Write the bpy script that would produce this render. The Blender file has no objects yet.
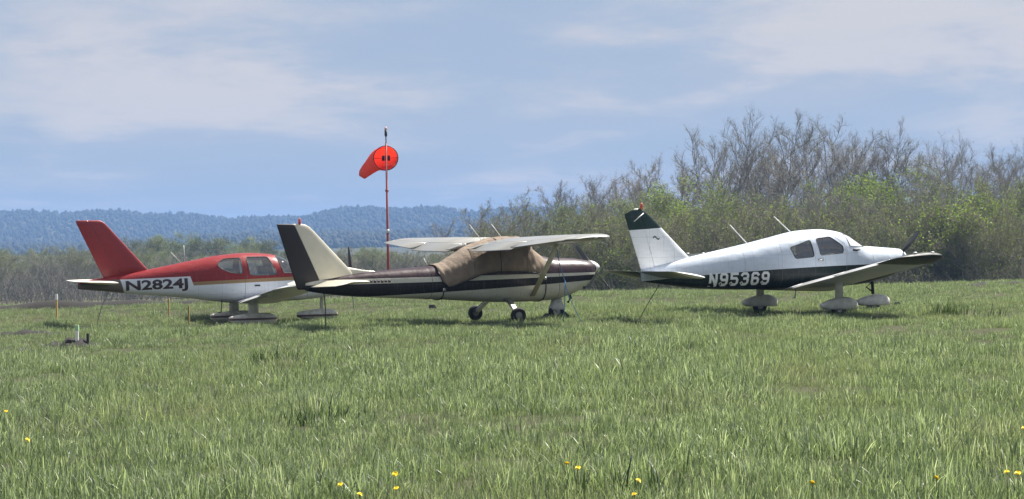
import bpy, bmesh, math, random
import numpy as np
from mathutils import Vector, Matrix
R = math.radians
S = bpy.context.scene
COL = S.collection

# ------------------------------------------------------------------ camera, sky, sun, exposure
CAM_H, F_PX, YH, ROLL = 1.8, 1950.0, 240.0, 0.018
cam_data = bpy.data.cameras.new('camera')
cam = bpy.data.objects.new('camera', cam_data)
COL.objects.link(cam)
cam_data.sensor_width = 36.0
cam_data.lens = 36.0 * F_PX / 1024.0
cam_data.clip_start, cam_data.clip_end = 0.1, 20000.0
pitch = math.atan((249.5 - YH) / F_PX)
fwd = Vector((0, math.cos(pitch), -math.sin(pitch)))
rgt0 = Vector((1, 0, 0)); up0 = rgt0.cross(fwd)
up = (up0 * math.cos(ROLL) + rgt0 * math.sin(ROLL)).normalized()
rgt = fwd.cross(up).normalized()
m3 = Matrix((rgt, up, -fwd)).transposed()
cam.matrix_world = Matrix.Translation((0, 0, CAM_H)) @ m3.to_4x4()
S.camera = cam

SUN_EL, SUN_AZ = 57.0, 50.0           # azimuth in degrees from +Y towards +X
sun_dir = Vector((math.sin(R(SUN_AZ)) * math.cos(R(SUN_EL)), math.cos(R(SUN_AZ)) * math.cos(R(SUN_EL)), math.sin(R(SUN_EL))))
sun_data = bpy.data.lights.new('sun', 'SUN')
sun_data.energy, sun_data.angle, sun_data.color = 5.0, R(0.53), (1.0, 0.95, 0.87)
sun = bpy.data.objects.new('sun', sun_data)
COL.objects.link(sun)
sun.rotation_euler = sun_dir.to_track_quat('Z', 'Y').to_euler()

W = bpy.data.worlds.new('World'); S.world = W; W.use_nodes = True
wn, wl = W.node_tree.nodes, W.node_tree.links
wn.clear()
def wnode(t, **kw):
    n = wn.new(t)
    for k, v in kw.items(): setattr(n, k, v)
    return n
def wmath(op, a, b=None, c=None):
    n = wnode('ShaderNodeMath', operation=op)
    for i, v in enumerate((a, b, c)):
        if v is None: continue
        if isinstance(v, (int, float)): n.inputs[i].default_value = v
        else: wl.new(v, n.inputs[i])
    return n.outputs[0]
sky = wnode('ShaderNodeTexSky', sky_type='NISHITA', sun_disc=False)
sky.sun_elevation, sky.sun_rotation = R(SUN_EL), R(SUN_AZ)
sky.air_density, sky.dust_density, sky.ozone_density = 1.0, 0.6, 2.0
geo = wnode('ShaderNodeTexCoord')
sep = wnode('ShaderNodeSeparateXYZ'); wl.new(geo.outputs['Generated'], sep.inputs[0])
zc = wmath('ADD', wmath('MAXIMUM', sep.outputs[2], 0.0), 0.12)
px_ = wmath('DIVIDE', sep.outputs[0], zc); py_ = wmath('DIVIDE', sep.outputs[1], zc)
comb = wnode('ShaderNodeCombineXYZ')
wl.new(px_, comb.inputs[0]); wl.new(py_, comb.inputs[1])
def cloud_noise(scale, loc, detail, rough, dist):
    mp = wnode('ShaderNodeMapping'); wl.new(comb.outputs[0], mp.inputs[0])
    mp.inputs['Scale'].default_value = scale; mp.inputs['Location'].default_value = loc
    nz = wnode('ShaderNodeTexNoise'); wl.new(mp.outputs[0], nz.inputs['Vector'])
    nz.inputs['Scale'].default_value = 1.0; nz.inputs['Detail'].default_value = detail
    nz.inputs['Roughness'].default_value = rough; nz.inputs['Distortion'].default_value = dist
    return nz.outputs[0]
n1 = cloud_noise((0.85, 0.72, 1), (20.2, 4.4, 0), 10, 0.55, 0.2)
n2 = cloud_noise((0.26, 0.38, 1), (3.1, 0.4, 0), 3, 0.5, 0.0)
cl = wmath('ADD', wmath('MULTIPLY', n1, 0.55), wmath('MULTIPLY', n2, 0.6))
cr = wnode('ShaderNodeMapRange', interpolation_type='SMOOTHSTEP'); wl.new(cl, cr.inputs[0])
cr.inputs[1].default_value, cr.inputs[2].default_value = 0.49, 0.64
cr.inputs[3].default_value, cr.inputs[4].default_value = 0.0, 0.85
# thin high veil everywhere plus streaky bright banks
n3 = cloud_noise((2.0, 1.5, 1), (9.0, 2.0, 0), 8, 0.6, 0.3)
tint = wnode('ShaderNodeMix', data_type='RGBA', blend_type='MULTIPLY'); tint.inputs[0].default_value = 1.0
wl.new(sky.outputs[0], tint.inputs[6]); tint.inputs[7].default_value = (0.90, 0.92, 1.0, 1)
veil = wnode('ShaderNodeMix', data_type='RGBA'); veil.inputs[0].default_value = 0.82       # an even thin veil of high cloud over the whole sky
wl.new(tint.outputs[2], veil.inputs[6]); veil.inputs[7].default_value = (3.45, 4.2, 5.5, 1)
ccol = wnode('ShaderNodeMix', data_type='RGBA'); cf = wnode('ShaderNodeMapRange', interpolation_type='SMOOTHSTEP'); wl.new(wmath('ADD', wmath('MULTIPLY', n1, .5), wmath('MULTIPLY', n3, .5)), cf.inputs[0]); cf.inputs[1].default_value, cf.inputs[2].default_value = .45, .58
wl.new(cf.outputs[0], ccol.inputs[0])
ccol.inputs[6].default_value = (4.3, 4.8, 5.7, 1); ccol.inputs[7].default_value = (6.4, 6.1, 6.1, 1)
mix = wnode('ShaderNodeMix', data_type='RGBA'); wl.new(cr.outputs[0], mix.inputs[0])
wl.new(veil.outputs[2], mix.inputs[6]); wl.new(ccol.outputs[2], mix.inputs[7])
bg = wnode('ShaderNodeBackground'); bg.inputs[1].default_value = 0.052
wl.new(mix.outputs[2], bg.inputs[0])
wo = wnode('ShaderNodeOutputWorld'); wl.new(bg.outputs[0], wo.inputs[0])

S.view_settings.view_transform = 'Standard'; S.view_settings.look = 'None'
S.view_settings.exposure = 1.12; S.view_settings.gamma = 1.0; S.view_settings.use_curve_mapping = False
S.render.engine = 'CYCLES'
S.cycles.use_denoising = True
S.cycles.max_bounces = 6; S.cycles.transparent_max_bounces = 12; S.cycles.volume_bounces = 1
S.cycles.caustics_reflective = False; S.cycles.caustics_refractive = False
rnd = random.Random(7)
NR = np.random.RandomState(11)

# ------------------------------------------------------------------ helpers
def tag(o, label=None, cat=None, group=None, kind=None):
    if label: o['label'] = label
    if cat: o['category'] = cat
    if group: o['group'] = group
    if kind: o['kind'] = kind
    return o
def mesh(name, verts, faces, smooth=True):
    me = bpy.data.meshes.new(name)
    me.from_pydata([tuple(map(float, v)) for v in verts], [], [tuple(map(int, f)) for f in faces])
    if smooth: me.polygons.foreach_set('use_smooth', [True] * len(me.polygons))
    me.update(); return me
def obj(name, me, mat=None, parent=None, smooth=True):
    if isinstance(me, tuple): me = mesh(name, me[0], me[1], smooth)
    if mat and not me.materials: me.materials.append(mat)
    o = bpy.data.objects.new(name, me); COL.objects.link(o)
    if parent: o.parent = parent
    return o
def empty(name, loc, rz=0.0, ry=0.0, rx=0.0):
    o = bpy.data.objects.new(name, None); COL.objects.link(o)
    o.location = loc; o.rotation_euler = (rx, ry, rz); o.empty_display_size = 0.3
    return o
def fast_mesh(name, V, T, smooth=False):
    """numpy verts (n,3) and faces (m,k)"""
    V = np.asarray(V, np.float32); T = np.asarray(T, np.int32); k = T.shape[1]
    me = bpy.data.meshes.new(name)
    me.vertices.add(len(V)); me.vertices.foreach_set('co', V.ravel())
    me.loops.add(T.size); me.loops.foreach_set('vertex_index', T.ravel())
    me.polygons.add(len(T)); me.polygons.foreach_set('loop_start', np.arange(len(T), dtype=np.int32) * k)
    if smooth: me.polygons.foreach_set('use_smooth', np.ones(len(T), bool))
    me.update(calc_edges=True); me.validate(); return me
class MB:
    """collects several shapes of ONE part"""
    def __init__(s): s.v = []; s.f = []
    def add(s, vf):
        n = len(s.v); s.v += list(vf[0]); s.f += [tuple(i + n for i in f) for f in vf[1]]; return s
    @property
    def vf(s): return (s.v, s.f)
def loft(rings, cap=True, closed=True):
    v = [p for r in rings for p in r]; n = len(rings[0]); f = []
    for i in range(len(rings) - 1):
        for j in range(n if closed else n - 1):
            a, b = i * n + j, i * n + (j + 1) % n
            f.append((a, b, b + n, a + n))
    if cap:
        f.append(tuple(range(n - 1, -1, -1))); m = (len(rings) - 1) * n
        f.append(tuple(range(m, m + n)))
    return v, f
def tube(pts, rad, n=8, cap=True):
    pts = [Vector(p) for p in pts]; rings = []
    rads = rad if isinstance(rad, (list, tuple)) else [rad] * len(pts)
    for i, p in enumerate(pts):
        t = (pts[min(i + 1, len(pts) - 1)] - pts[max(i - 1, 0)]).normalized()
        a = Vector((0, 0, 1)) if abs(t.z) < 0.9 else Vector((1, 0, 0))
        u = t.cross(a).normalized(); w = t.cross(u)
        rings.append([p + (u * math.cos(k * 2 * math.pi / n) + w * math.sin(k * 2 * math.pi / n)) * rads[i] for k in range(n)])
    return loft(rings, cap)
def box(c, h, rot=None):
    v = [Vector((sx * h[0], sy * h[1], sz * h[2])) for sx in (-1, 1) for sy in (-1, 1) for sz in (-1, 1)]
    if rot is not None: v = [rot @ p for p in v]
    v = [p + Vector(c) for p in v]
    return v, [(0, 1, 3, 2), (4, 6, 7, 5), (0, 4, 5, 1), (2, 3, 7, 6), (0, 2, 6, 4), (1, 5, 7, 3)]
def lathe_x(prof, n=24, c=(0, 0, 0)):
    """prof [(x, r)] around local x"""
    rings = [[Vector((c[0] + x, c[1] + r * math.cos(2 * math.pi * k / n), c[2] + r * math.sin(2 * math.pi * k / n))) for k in range(n)] for x, r in prof]
    return loft(rings)
def lathe_y(prof, n=24, c=(0, 0, 0)):
    rings = [[Vector((c[0] + r * math.cos(2 * math.pi * k / n), c[1] + y, c[2] + r * math.sin(2 * math.pi * k / n))) for k in range(n)] for y, r in prof]
    return loft(rings)

# ------------------------------------------------------------------ materials
def new_mat(name):
    m = bpy.data.materials.new(name); m.use_nodes = True; m.node_tree.nodes.clear(); return m
class NT:
    def __init__(s, m): s.n = m.node_tree.nodes; s.l = m.node_tree.links
    def node(s, t, **kw):
        x = s.n.new(t)
        for k, v in kw.items(): setattr(x, k, v)
        return x
    def put(s, sock, v):
        if isinstance(v, bpy.types.NodeSocket): s.l.new(v, sock)
        elif isinstance(v, tuple) and len(v) == 3 and sock.type == 'RGBA': sock.default_value = (*v, 1)
        else: sock.default_value = v
    def math(s, op, a, b=None, c=None):
        x = s.node('ShaderNodeMath', operation=op)
        for i, v in enumerate((a, b, c)):
            if v is not None: s.put(x.inputs[i], v)
        return x.outputs[0]
    def mix(s, f, a, b, blend='MIX'):
        x = s.node('ShaderNodeMix', data_type='RGBA', blend_type=blend)
        s.put(x.inputs[0], f); s.put(x.inputs[6], a); s.put(x.inputs[7], b); return x.outputs[2]
    def coord(s, which='Object'): return s.node('ShaderNodeTexCoord').outputs[which]
    def noise(s, vec, scale, detail=4, rough=0.5, out=0):
        x = s.node('ShaderNodeTexNoise'); s.l.new(vec, x.inputs['Vector'])
        x.inputs['Scale'].default_value = scale; x.inputs['Detail'].default_value = detail; x.inputs['Roughness'].default_value = rough
        return x.outputs[out]
    def map(s, vec, scale=(1, 1, 1), loc=(0, 0, 0)):
        x = s.node('ShaderNodeMapping'); s.l.new(vec, x.inputs[0])
        x.inputs['Scale'].default_value = scale; x.inputs['Location'].default_value = loc; return x.outputs[0]
    def rng(s, v, a, b, c, d):
        x = s.node('ShaderNodeMapRange'); s.put(x.inputs[0], v)
        for i, q in enumerate((a, b, c, d)): x.inputs[i + 1].default_value = q
        return x.outputs[0]
    def principled(s, col, rough=0.5, metal=0.0, coat=0.0, normal=None, spec=0.5):
        p = s.node('ShaderNodeBsdfPrincipled')
        s.put(p.inputs['Base Color'], col); s.put(p.inputs['Roughness'], rough); p.inputs['Metallic'].default_value = metal
        p.inputs['Coat Weight'].default_value = coat; p.inputs['Coat Roughness'].default_value = 0.12
        p.inputs['Specular IOR Level'].default_value = spec
        if normal is not None: s.l.new(normal, p.inputs['Normal'])
        return p.outputs[0]
    def bump(s, h, strength=0.3, dist=0.01):
        b = s.node('ShaderNodeBump'); s.l.new(h, b.inputs['Height']); b.inputs['Strength'].default_value = strength; b.inputs['Distance'].default_value = dist
        return b.outputs[0]
    def out(s, surf=None, vol=None):
        o = s.node('ShaderNodeOutputMaterial')
        if surf: s.l.new(surf, o.inputs[0])
        if vol: s.l.new(vol, o.inputs[1])
def plain(name, col, rough=0.5, metal=0.0, coat=0.0, var=0.15, nscale=6.0, bump=0.0, bscale=40.0):
    m = new_mat(name); t = NT(m); c = t.coord()
    n = t.noise(c, nscale, 5)
    cc = t.mix(1.0, col, t.mix(n, (1 - var,) * 3, (1 + var,) * 3), 'MULTIPLY')
    nr = t.bump(t.noise(c, bscale, 4), bump, 0.01) if bump else None
    t.out(t.principled(cc, t.rng(n, 0.2, 0.8, rough * 0.85, min(1, rough * 1.15)), metal, coat, nr)); return m
def quad_fit(pts):
    s = [p[0] for p in pts]; z = [p[1] for p in pts]
    c = np.polyfit(s, z, 2); return float(c[2]), float(c[1]), float(c[0])
def paint_zones(name, s0, base, zones, rough=0.40, coat=0.06, dirt=0.4, ribs=None):
    """base colour, then (line points, colour) painted where z is above the line, in order; a zone may also carry an s range"""
    m = new_mat(name); t = NT(m); c = t.coord(); sp = t.node('ShaderNodeSeparateXYZ'); t.l.new(c, sp.inputs[0])
    s = t.math('SUBTRACT', s0, sp.outputs[0]); z = sp.outputs[2]
    col = base
    for zn in zones:
        a, b, q = quad_fit(zn[0])
        line = t.math('ADD', t.math('ADD', a, t.math('MULTIPLY', s, b)), t.math('MULTIPLY', t.math('MULTIPLY', s, s), q))
        msk = t.math('GREATER_THAN', z, line)
        if len(zn) > 2:
            lo, hi, slant = zn[2]
            e1 = t.math('GREATER_THAN', s, t.math('ADD', lo, t.math('MULTIPLY', t.math('SUBTRACT', z, 1.1), slant)))
            e2 = t.math('LESS_THAN', s, hi)
            msk = t.math('MULTIPLY', msk, t.math('MULTIPLY', e1, e2))
        col = t.mix(msk, col, zn[1])
    n = t.noise(t.map(c, (1.5, 1.5, 6)), 2.5, 6, 0.6)
    col = t.mix(1.0, col, t.mix(n, (1 - dirt * 0.5,) * 3, (1.08,) * 3), 'MULTIPLY')
    fine = t.noise(c, 45, 3)
    col = t.mix(t.rng(fine, 0.62, 0.8, 0, 0.25), col, (0.16, 0.14, 0.11))
    pl = t.math('ABSOLUTE', t.math('SUBTRACT', t.math('FRACT', t.math('DIVIDE', s, .585)), .5)); pz_ = t.math('ABSOLUTE', t.math('SUBTRACT', t.math('FRACT', t.math('DIVIDE', z, .43)), .5))
    jn = t.math('MAXIMUM', t.math('GREATER_THAN', pl, .4915), t.math('GREATER_THAN', pz_, .489))
    col = t.mix(t.math('MULTIPLY', jn, .24), col, (.10, .10, .095))
    streak = t.noise(t.map(c, (9, 9, .7)), 3.0, 4, .6); col = t.mix(t.rng(streak, .55, .8, 0, .28), col, (.24, .21, .17))
    # oil-canning of thin sheet metal
    hgt = t.noise(t.map(c, (1.6, 1.6, 2.2)), 1.6, 2)
    t.out(t.principled(col, t.rng(n, 0.2, 0.8, rough * 0.8, rough * 1.3), 0.0, coat, t.bump(hgt, 0.35, 0.05), 0.32)); return m
def foliage_mat(name, c1, c2, c3, transl=0.45, rough=0.5, patch=None, c4=None):
    m = new_mat(name); t = NT(m)
    at = t.node('ShaderNodeAttribute', attribute_name='tone'); oi = t.node('ShaderNodeObjectInfo')
    f = t.math('ADD', t.math('MULTIPLY', at.outputs['Fac'], 0.86), t.math('MULTIPLY', oi.outputs['Random'], 0.14))
    r = t.node('ShaderNodeValToRGB'); t.l.new(f, r.inputs[0])
    r.color_ramp.elements[0].color = (*c1, 1); r.color_ramp.elements[1].color = (*c3, 1)
    e = r.color_ramp.elements.new(0.5); e.color = (*c2, 1)
    if c4: r.color_ramp.elements[2].position = .80; e4 = r.color_ramp.elements.new(.97); e4.color = (*c4, 1)
    col = r.outputs[0]
    if patch:
        pos = t.node('ShaderNodeNewGeometry').outputs['Position']
        n = t.noise(t.map(pos, (0.35, 0.12, 0.0)), 1.0, 4, 0.6)
        col = t.mix(t.rng(n, 0.45, 0.72, 0, 0.65), col, patch[0])
        n2 = t.noise(t.map(pos, (0.5, 0.22, 0.0), (31, 7, 0)), 1.0, 5, 0.65)
        col = t.mix(t.rng(n2, 0.56, 0.74, 0, 0.7), col, patch[1])
    d = t.node('ShaderNodeBsdfPrincipled'); t.put(d.inputs['Base Color'], col); d.inputs['Roughness'].default_value = rough
    tr = t.node('ShaderNodeBsdfTranslucent'); t.put(tr.inputs[0], t.mix(1.0, col, (1.3, 1.42, 0.80), 'MULTIPLY'))
    mx = t.node('ShaderNodeMixShader'); mx.inputs[0].default_value = transl
    t.l.new(d.outputs[0], mx.inputs[1]); t.l.new(tr.outputs[0], mx.inputs[2])
    t.out(mx.outputs[0]); return m
def glass_mat(name, tint=(0.55, 0.62, 0.66), rough=0.03):
    m = new_mat(name); t = NT(m)
    fr = t.node('ShaderNodeFresnel'); fr.inputs[0].default_value = 1.5
    tr = t.node('ShaderNodeBsdfTransparent'); t.put(tr.inputs[0], tint)
    gl = t.node('ShaderNodeBsdfGlossy'); gl.inputs['Roughness'].default_value = rough
    dif = t.node('ShaderNodeBsdfDiffuse'); t.put(dif.inputs[0], (0.5, 0.5, 0.48))
    a = t.node('ShaderNodeMixShader'); a.inputs[0].default_value = 0.05; t.l.new(tr.outputs[0], a.inputs[1]); t.l.new(dif.outputs[0], a.inputs[2])
    mx = t.node('ShaderNodeMixShader'); t.put(mx.inputs[0], t.math('ADD', t.math('MULTIPLY', fr.outputs[0], 1.2), 0.10))
    t.l.new(a.outputs[0], mx.inputs[1]); t.l.new(gl.outputs[0], mx.inputs[2]); t.out(mx.outputs[0]); return m

M = {}
M['tyre'] = plain('tyre rubber', (0.018, 0.018, 0.019), 0.8)
M['steel'] = plain('bare steel', (0.45, 0.45, 0.44), 0.35, 0.9)
M['hub'] = plain('painted hub', (0.62, 0.62, 0.6), 0.45)
M['dullhub'] = plain('dull grey hub', (.22, .22, .21), .5)
M['black'] = plain('matt black paint', (0.02, 0.02, 0.022), 0.55)
M['prop'] = plain('propeller paint', (0.03, 0.031, 0.034), 0.4)
M['white'] = plain('white paint', (0.76, 0.76, 0.75), 0.3, 0, 0.3, 0.08)
M['offwhite'] = plain('grubby white paint', (0.56, 0.54, 0.48), 0.5, 0, 0.05, 0.35, 9)
M['cream'] = plain('cream paint', (0.60, 0.57, 0.47), 0.36, 0, 0.2, 0.12)
M['brown'] = plain('dark brown paint', (0.014, 0.009, 0.010), 0.45, 0, 0.05)
M['tipgreen'] = plain('very dark green tip', (.004, .010, .009), .55)
M['green'] = plain('plain dark green', (0.010, 0.030, 0.026), 0.35, 0, 0.25)
M['red'] = plain('faded red paint', (0.235, 0.014, 0.016), 0.42, 0, 0.12, 0.18)
M['glass'] = glass_mat('window perspex', (.84, .88, .90))
M['seat'] = plain('dark seat cloth', (0.06, 0.062, 0.07), 0.9)
M['tanseat'] = plain('tan seat cloth', (0.42, 0.36, 0.28), 0.9)
M['rope'] = plain('old rope', (0.10, 0.095, 0.085), 0.9)
M['bluerope'] = plain('blue poly rope', (0.03, 0.20, 0.42), 0.6)
M['redlamp'] = plain('red beacon plastic', (0.55, 0.05, 0.03), 0.25)
M['antenna'] = plain('white antenna', (0.75, 0.75, 0.72), 0.4)
M['gasket'] = plain('window gasket', (0.05, 0.05, 0.05), 0.6)
M['seam'] = plain('panel joint', (.22, .22, .21), .6)
M['letter_white'] = plain('white lettering', (0.78, 0.79, 0.8), 0.35, 0, 0.2, 0.05)
M['letter_dark'] = plain('dark maroon lettering', (0.035, 0.014, 0.02), 0.4, 0, 0.2, 0.1)

# ------------------------------------------------------------------ ground
def ground(x, y):
    x = np.asarray(x, float); y = np.asarray(y, float)
    z = 0.007 * np.clip(x, -28, 28)
    z = z - 0.24 * np.exp(-(((x + 7.4) / 5.5) ** 2 + ((y - 50) / 5.0) ** 2))
    z = z + 0.05 * np.exp(-(((x - 6) / 5.0) ** 2 + ((y - 42.5) / 5.0) ** 2))
    z = z + 0.018 * np.sin(x * 0.9 + 1.3 * np.sin(y * 0.37)) + 0.02 * np.sin(y * 0.55 + x * 0.21)
    t = np.clip((y - 61.5) / 61, 0, 1)
    z = z - 4.2 * t * t * (3 - 2 * t)
    z = z + np.clip((y - 120) / 400, 0, 1) * 1.4 * np.sin(x * 0.013) 
    return z
def G(x, y): return float(ground(x, y))
def axis(dense0, dense1, step, lo, hi):
    a = list(np.arange(dense0, dense1 + 1e-6, step)); st = step
    while a[-1] < hi: st *= 1.35; a.append(min(a[-1] + st, hi))
    st = step
    while a[0] > lo: st *= 1.35; a.insert(0, max(a[0] - st, lo))
    return np.array(a)
gx, gy = axis(-26, 26, 0.6, -4200, 4200), axis(6, 75, 0.6, -400, 4800)
XX, YY = np.meshgrid(gx, gy)
V = np.stack([XX.ravel(), YY.ravel(), ground(XX, YY).ravel()], 1)
nx, ny = len(gx), len(gy)
ii = (np.arange(ny - 1)[:, None] * nx + np.arange(nx - 1)[None, :]).ravel()
ground_me = fast_mesh('ground', V, np.stack([ii, ii + 1, ii + nx + 1, ii + nx], 1), True)
m = new_mat('meadow soil and thatch'); t = NT(m); c = t.coord()
n1_ = t.noise(c, 0.25, 6, 0.6); n2_ = t.noise(c, 9, 6, 0.65)
col = t.mix(t.rng(n1_, 0.35, 0.7, 0, 1), (0.040, 0.048, 0.024), (0.075, 0.075, 0.045))
col = t.mix(t.rng(n2_, 0.45, 0.75, 0, 0.75), col, (0.075, 0.066, 0.042))
sp = t.node('ShaderNodeSeparateXYZ'); t.l.new(c, sp.inputs[0])
n3_ = t.noise(c, .8, 4)
far = t.rng(sp.outputs[1], 70, 140, 0, 1)
col = t.mix(far, col, t.mix(n1_, (0.07, 0.075, 0.035), (0.13, 0.115, 0.075)))
t.out(t.principled(col, 0.95, normal=t.bump(n2_, 0.6, 0.05), spec=0.1))
ground_o = obj('ground', ground_me, m); ground_o['kind'] = 'structure'

# ------------------------------------------------------------------ aircraft building blocks (local: +x nose, +y left, +z up)
def pchip(xs, ys, q):
    xs, ys = np.asarray(xs, float), np.asarray(ys, float); h = np.diff(xs); d = np.diff(ys) / h
    mm = np.zeros(len(xs)); mm[0], mm[-1] = d[0], d[-1]
    for i in range(1, len(xs) - 1):
        if d[i - 1] * d[i] > 0:
            w1, w2 = 2 * h[i] + h[i - 1], h[i] + 2 * h[i - 1]
            mm[i] = (w1 + w2) / (w1 / d[i - 1] + w2 / d[i])
    i = np.clip(np.searchsorted(xs, q) - 1, 0, len(xs) - 2); tt = (q - xs[i]) / h[i]
    return ((2 * tt**3 - 3 * tt**2 + 1) * ys[i] + (tt**3 - 2 * tt**2 + tt) * h[i] * mm[i] + (-2 * tt**3 + 3 * tt**2) * ys[i + 1] + (tt**3 - tt**2) * h[i] * mm[i + 1])
class Body:
    """stations: (s, z_bottom, z_top, half_width, exponent_top, exponent_bottom)"""
    def __init__(b, st, s0): b.a = np.array(st, float); b.s0 = s0
    def at(b, s): return [float(pchip(b.a[:, 0], b.a[:, k], s)) for k in range(1, 6)]
    def ring(b, s, n=48, grow=0.0):
        zb, zt, w, et, eb = b.at(s); zc = zb + (zt - zb) * 0.45; w += grow; zt += grow; zb -= grow; r = []
        for k in range(n):
            a = 2 * math.pi * k / n; co, si = math.cos(a), math.sin(a); e = et if si >= 0 else eb
            y = w * math.copysign(abs(co) ** (2 / e), co); z = zc + (zt - zc if si >= 0 else zc - zb) * math.copysign(abs(si) ** (2 / e), si)
            r.append(Vector((b.s0 - s, y, z)))
        return r
    def half(b, s, z):
        zb, zt, w, et, eb = b.at(s); zc = zb + (zt - zb) * 0.45
        e = et if z >= zc else eb; q = min(1.0, abs(z - zc) / ((zt - zc) if z >= zc else (zc - zb)))
        return w * (1 - q ** e) ** (1 / e)
    def build(b, ns=80, n=48):
        s0, s1 = b.a[0, 0], b.a[-1, 0]; ss = sorted(set(list(np.linspace(s0, s1, ns)) + list(b.a[:, 0])))
        vf = loft([b.ring(s, n) for s in ss]); bm = bmesh.new()
        vs = [bm.verts.new(p) for p in vf[0]]
        for f in vf[1]:
            try: bm.faces.new([vs[i] for i in f])
            except ValueError: pass
        bmesh.ops.recalc_face_normals(bm, faces=bm.faces[:]); return bm
def rounded(poly, r=0.05, k=3):
    """convex polygon with rounded corners"""
    out = []; n = len(poly)
    for i in range(n):
        p, a, b = Vector(poly[i]), Vector(poly[i - 1]), Vector(poly[(i + 1) % n])
        d1, d2 = (a - p), (b - p); rr = min(r, d1.length * 0.45, d2.length * 0.45)
        q1, q2 = p + d1.normalized() * rr, p + d2.normalized() * rr
        for j in range(k + 1):
            u = j / k; out.append(q1 * (1 - u) ** 2 + p * 2 * u * (1 - u) + q2 * u * u)
    return out
def cut_panes(bm, poly_sz, s0, r=0.05):
    """cut a convex window outline through the shell; returns the faces inside"""
    P = [Vector((s0 - q.x, q.y)) for q in rounded(poly_sz, r)]
    ar = sum(P[i - 1].x * P[i].y - P[i].x * P[i - 1].y for i in range(len(P)))
    if ar < 0: P.reverse()
    xs, zs = [p.x for p in P], [p.y for p in P]; lo, hi = (min(xs) - .01, min(zs) - .01), (max(xs) + .01, max(zs) + .01)
    for i in range(len(P)):
        a, b = P[i - 1], P[i]
        if (b - a).length < 1e-4: continue
        fs = [f for f in bm.faces if not (max(v.co.x for v in f.verts) < lo[0] or min(v.co.x for v in f.verts) > hi[0] or max(v.co.z for v in f.verts) < lo[1] or min(v.co.z for v in f.verts) > hi[1])]
        geom = set(fs)
        for f in fs: geom.update(f.edges); geom.update(f.verts)
        bmesh.ops.bisect_plane(bm, geom=list(geom), dist=1e-5, plane_co=(a.x, 0, a.y), plane_no=(b.y - a.y, 0, -(b.x - a.x)))
    res = []
    for f in bm.faces:
        c = f.calc_center_median(); ok = True
        for i in range(len(P)):
            a, b = P[i - 1], P[i]
            if (b.x - a.x) * (c.z - a.y) - (b.y - a.y) * (c.x - a.x) < -1e-6: ok = False; break
        if ok: res.append(f)
    return res
def take(bm, faces, name, mat, parent, inset=0.005, frame=True, label=None):
    """move faces out of the shell into a pane of their own, with a gasket round the edge"""
    if not faces: return None
    vm = {}; V, F = [], []
    for f in faces:
        for v in f.verts:
            if v not in vm: vm[v] = len(V); V.append(v.co - v.normal * inset)
        F.append(tuple(vm[v] for v in f.verts))
    fs = set(faces); nxt = {}
    for f in faces:
        for lp in f.loops:
            if sum(1 for g in lp.edge.link_faces if g in fs) == 1: nxt[lp.vert] = lp.link_loop_next.vert
    o = obj(name, (V, F), mat, parent)
    if frame and nxt:
        st = next(iter(nxt)); loopv = [st]; cur = nxt[st]
        while cur != st and cur in nxt and len(loopv) < 500: loopv.append(cur); cur = nxt[cur]
        pts = [v.co.copy() for v in loopv]; pts.append(pts[0])
        obj('frame', tube(pts, 0.009, 6), M['gasket'], o)
    if label: o['label'] = label
    bmesh.ops.delete(bm, geom=list(faces), context='FACES'); return o
def shell(bm, name, mat, parent):
    me = bpy.data.meshes.new(name); bm.normal_update(); bm.to_mesh(me); bm.free()
    me.polygons.foreach_set('use_smooth', [True] * len(me.polygons)); me.update()
    return obj(name, me, mat, parent)
def foil(le, te, td, thick, c0=0.0, c1=1.0, camber=0.0, n=14):
    """closed aerofoil loop between chord fractions c0..c1"""
    le, te, td = Vector(le), Vector(te), Vector(td); ch = (te - le).length; up_, lo_ = [], []
    for i in range(n + 1):
        u = c0 + (c1 - c0) * (0.5 - 0.5 * math.cos(math.pi * i / n)) if c0 == 0 else c0 + (c1 - c0) * i / n
        yt = 5 * thick * (0.2969 * math.sqrt(u) - 0.126 * u - 0.3516 * u * u + 0.2843 * u**3 - 0.1015 * u**4) + 0.0012
        yc = camber * 4 * u * (1 - u); p = le.lerp(te, u)
        up_.append(p + td * ch * (yc + yt)); lo_.append(p + td * ch * (yc - yt))
    return up_[::-1] + lo_[1:] if c0 == 0 else up_[::-1] + lo_
def surf(secs, c0=0.0, c1=1.0, defl=0.0, n=14):
    """secs: (le, te, thickdir, thick, camber); control surfaces swing about their nose"""
    rings = [foil(s[0], s[1], s[2], s[3], c0, c1, s[4], n) for s in secs]
    if defl:
        a = Vector(secs[0][0]).lerp(Vector(secs[0][1]), c0); b = Vector(secs[-1][0]).lerp(Vector(secs[-1][1]), c0)
        rot = Matrix.Rotation(defl, 4, (b - a).normalized())
        rings = [[a + (rot @ (p - a)) for p in r] for r in rings]
    return loft(rings)
def lerp_sec(secs, y):
    """interpolate wing sections (sorted by |y|) at lateral y"""
    for a, b in zip(secs, secs[1:]):
        ya, yb = abs(a[0][1]), abs(b[0][1])
        if ya - 1e-6 <= y <= yb + 1e-6:
            u = (y - ya) / (yb - ya)
            return (Vector(a[0]).lerp(Vector(b[0]), u), Vector(a[1]).lerp(Vector(b[1]), u), Vector(a[2]).lerp(Vector(b[2]), u), a[3] + (b[3] - a[3]) * u, a[4] + (b[4] - a[4]) * u)
def sub_secs(secs, y0, y1, k=2):
    ys = [y0] + [abs(s[0][1]) for s in secs if y0 + .01 < abs(s[0][1]) < y1 - .01] + [y1]
    return [lerp_sec(secs, y) for y in ys]
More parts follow.
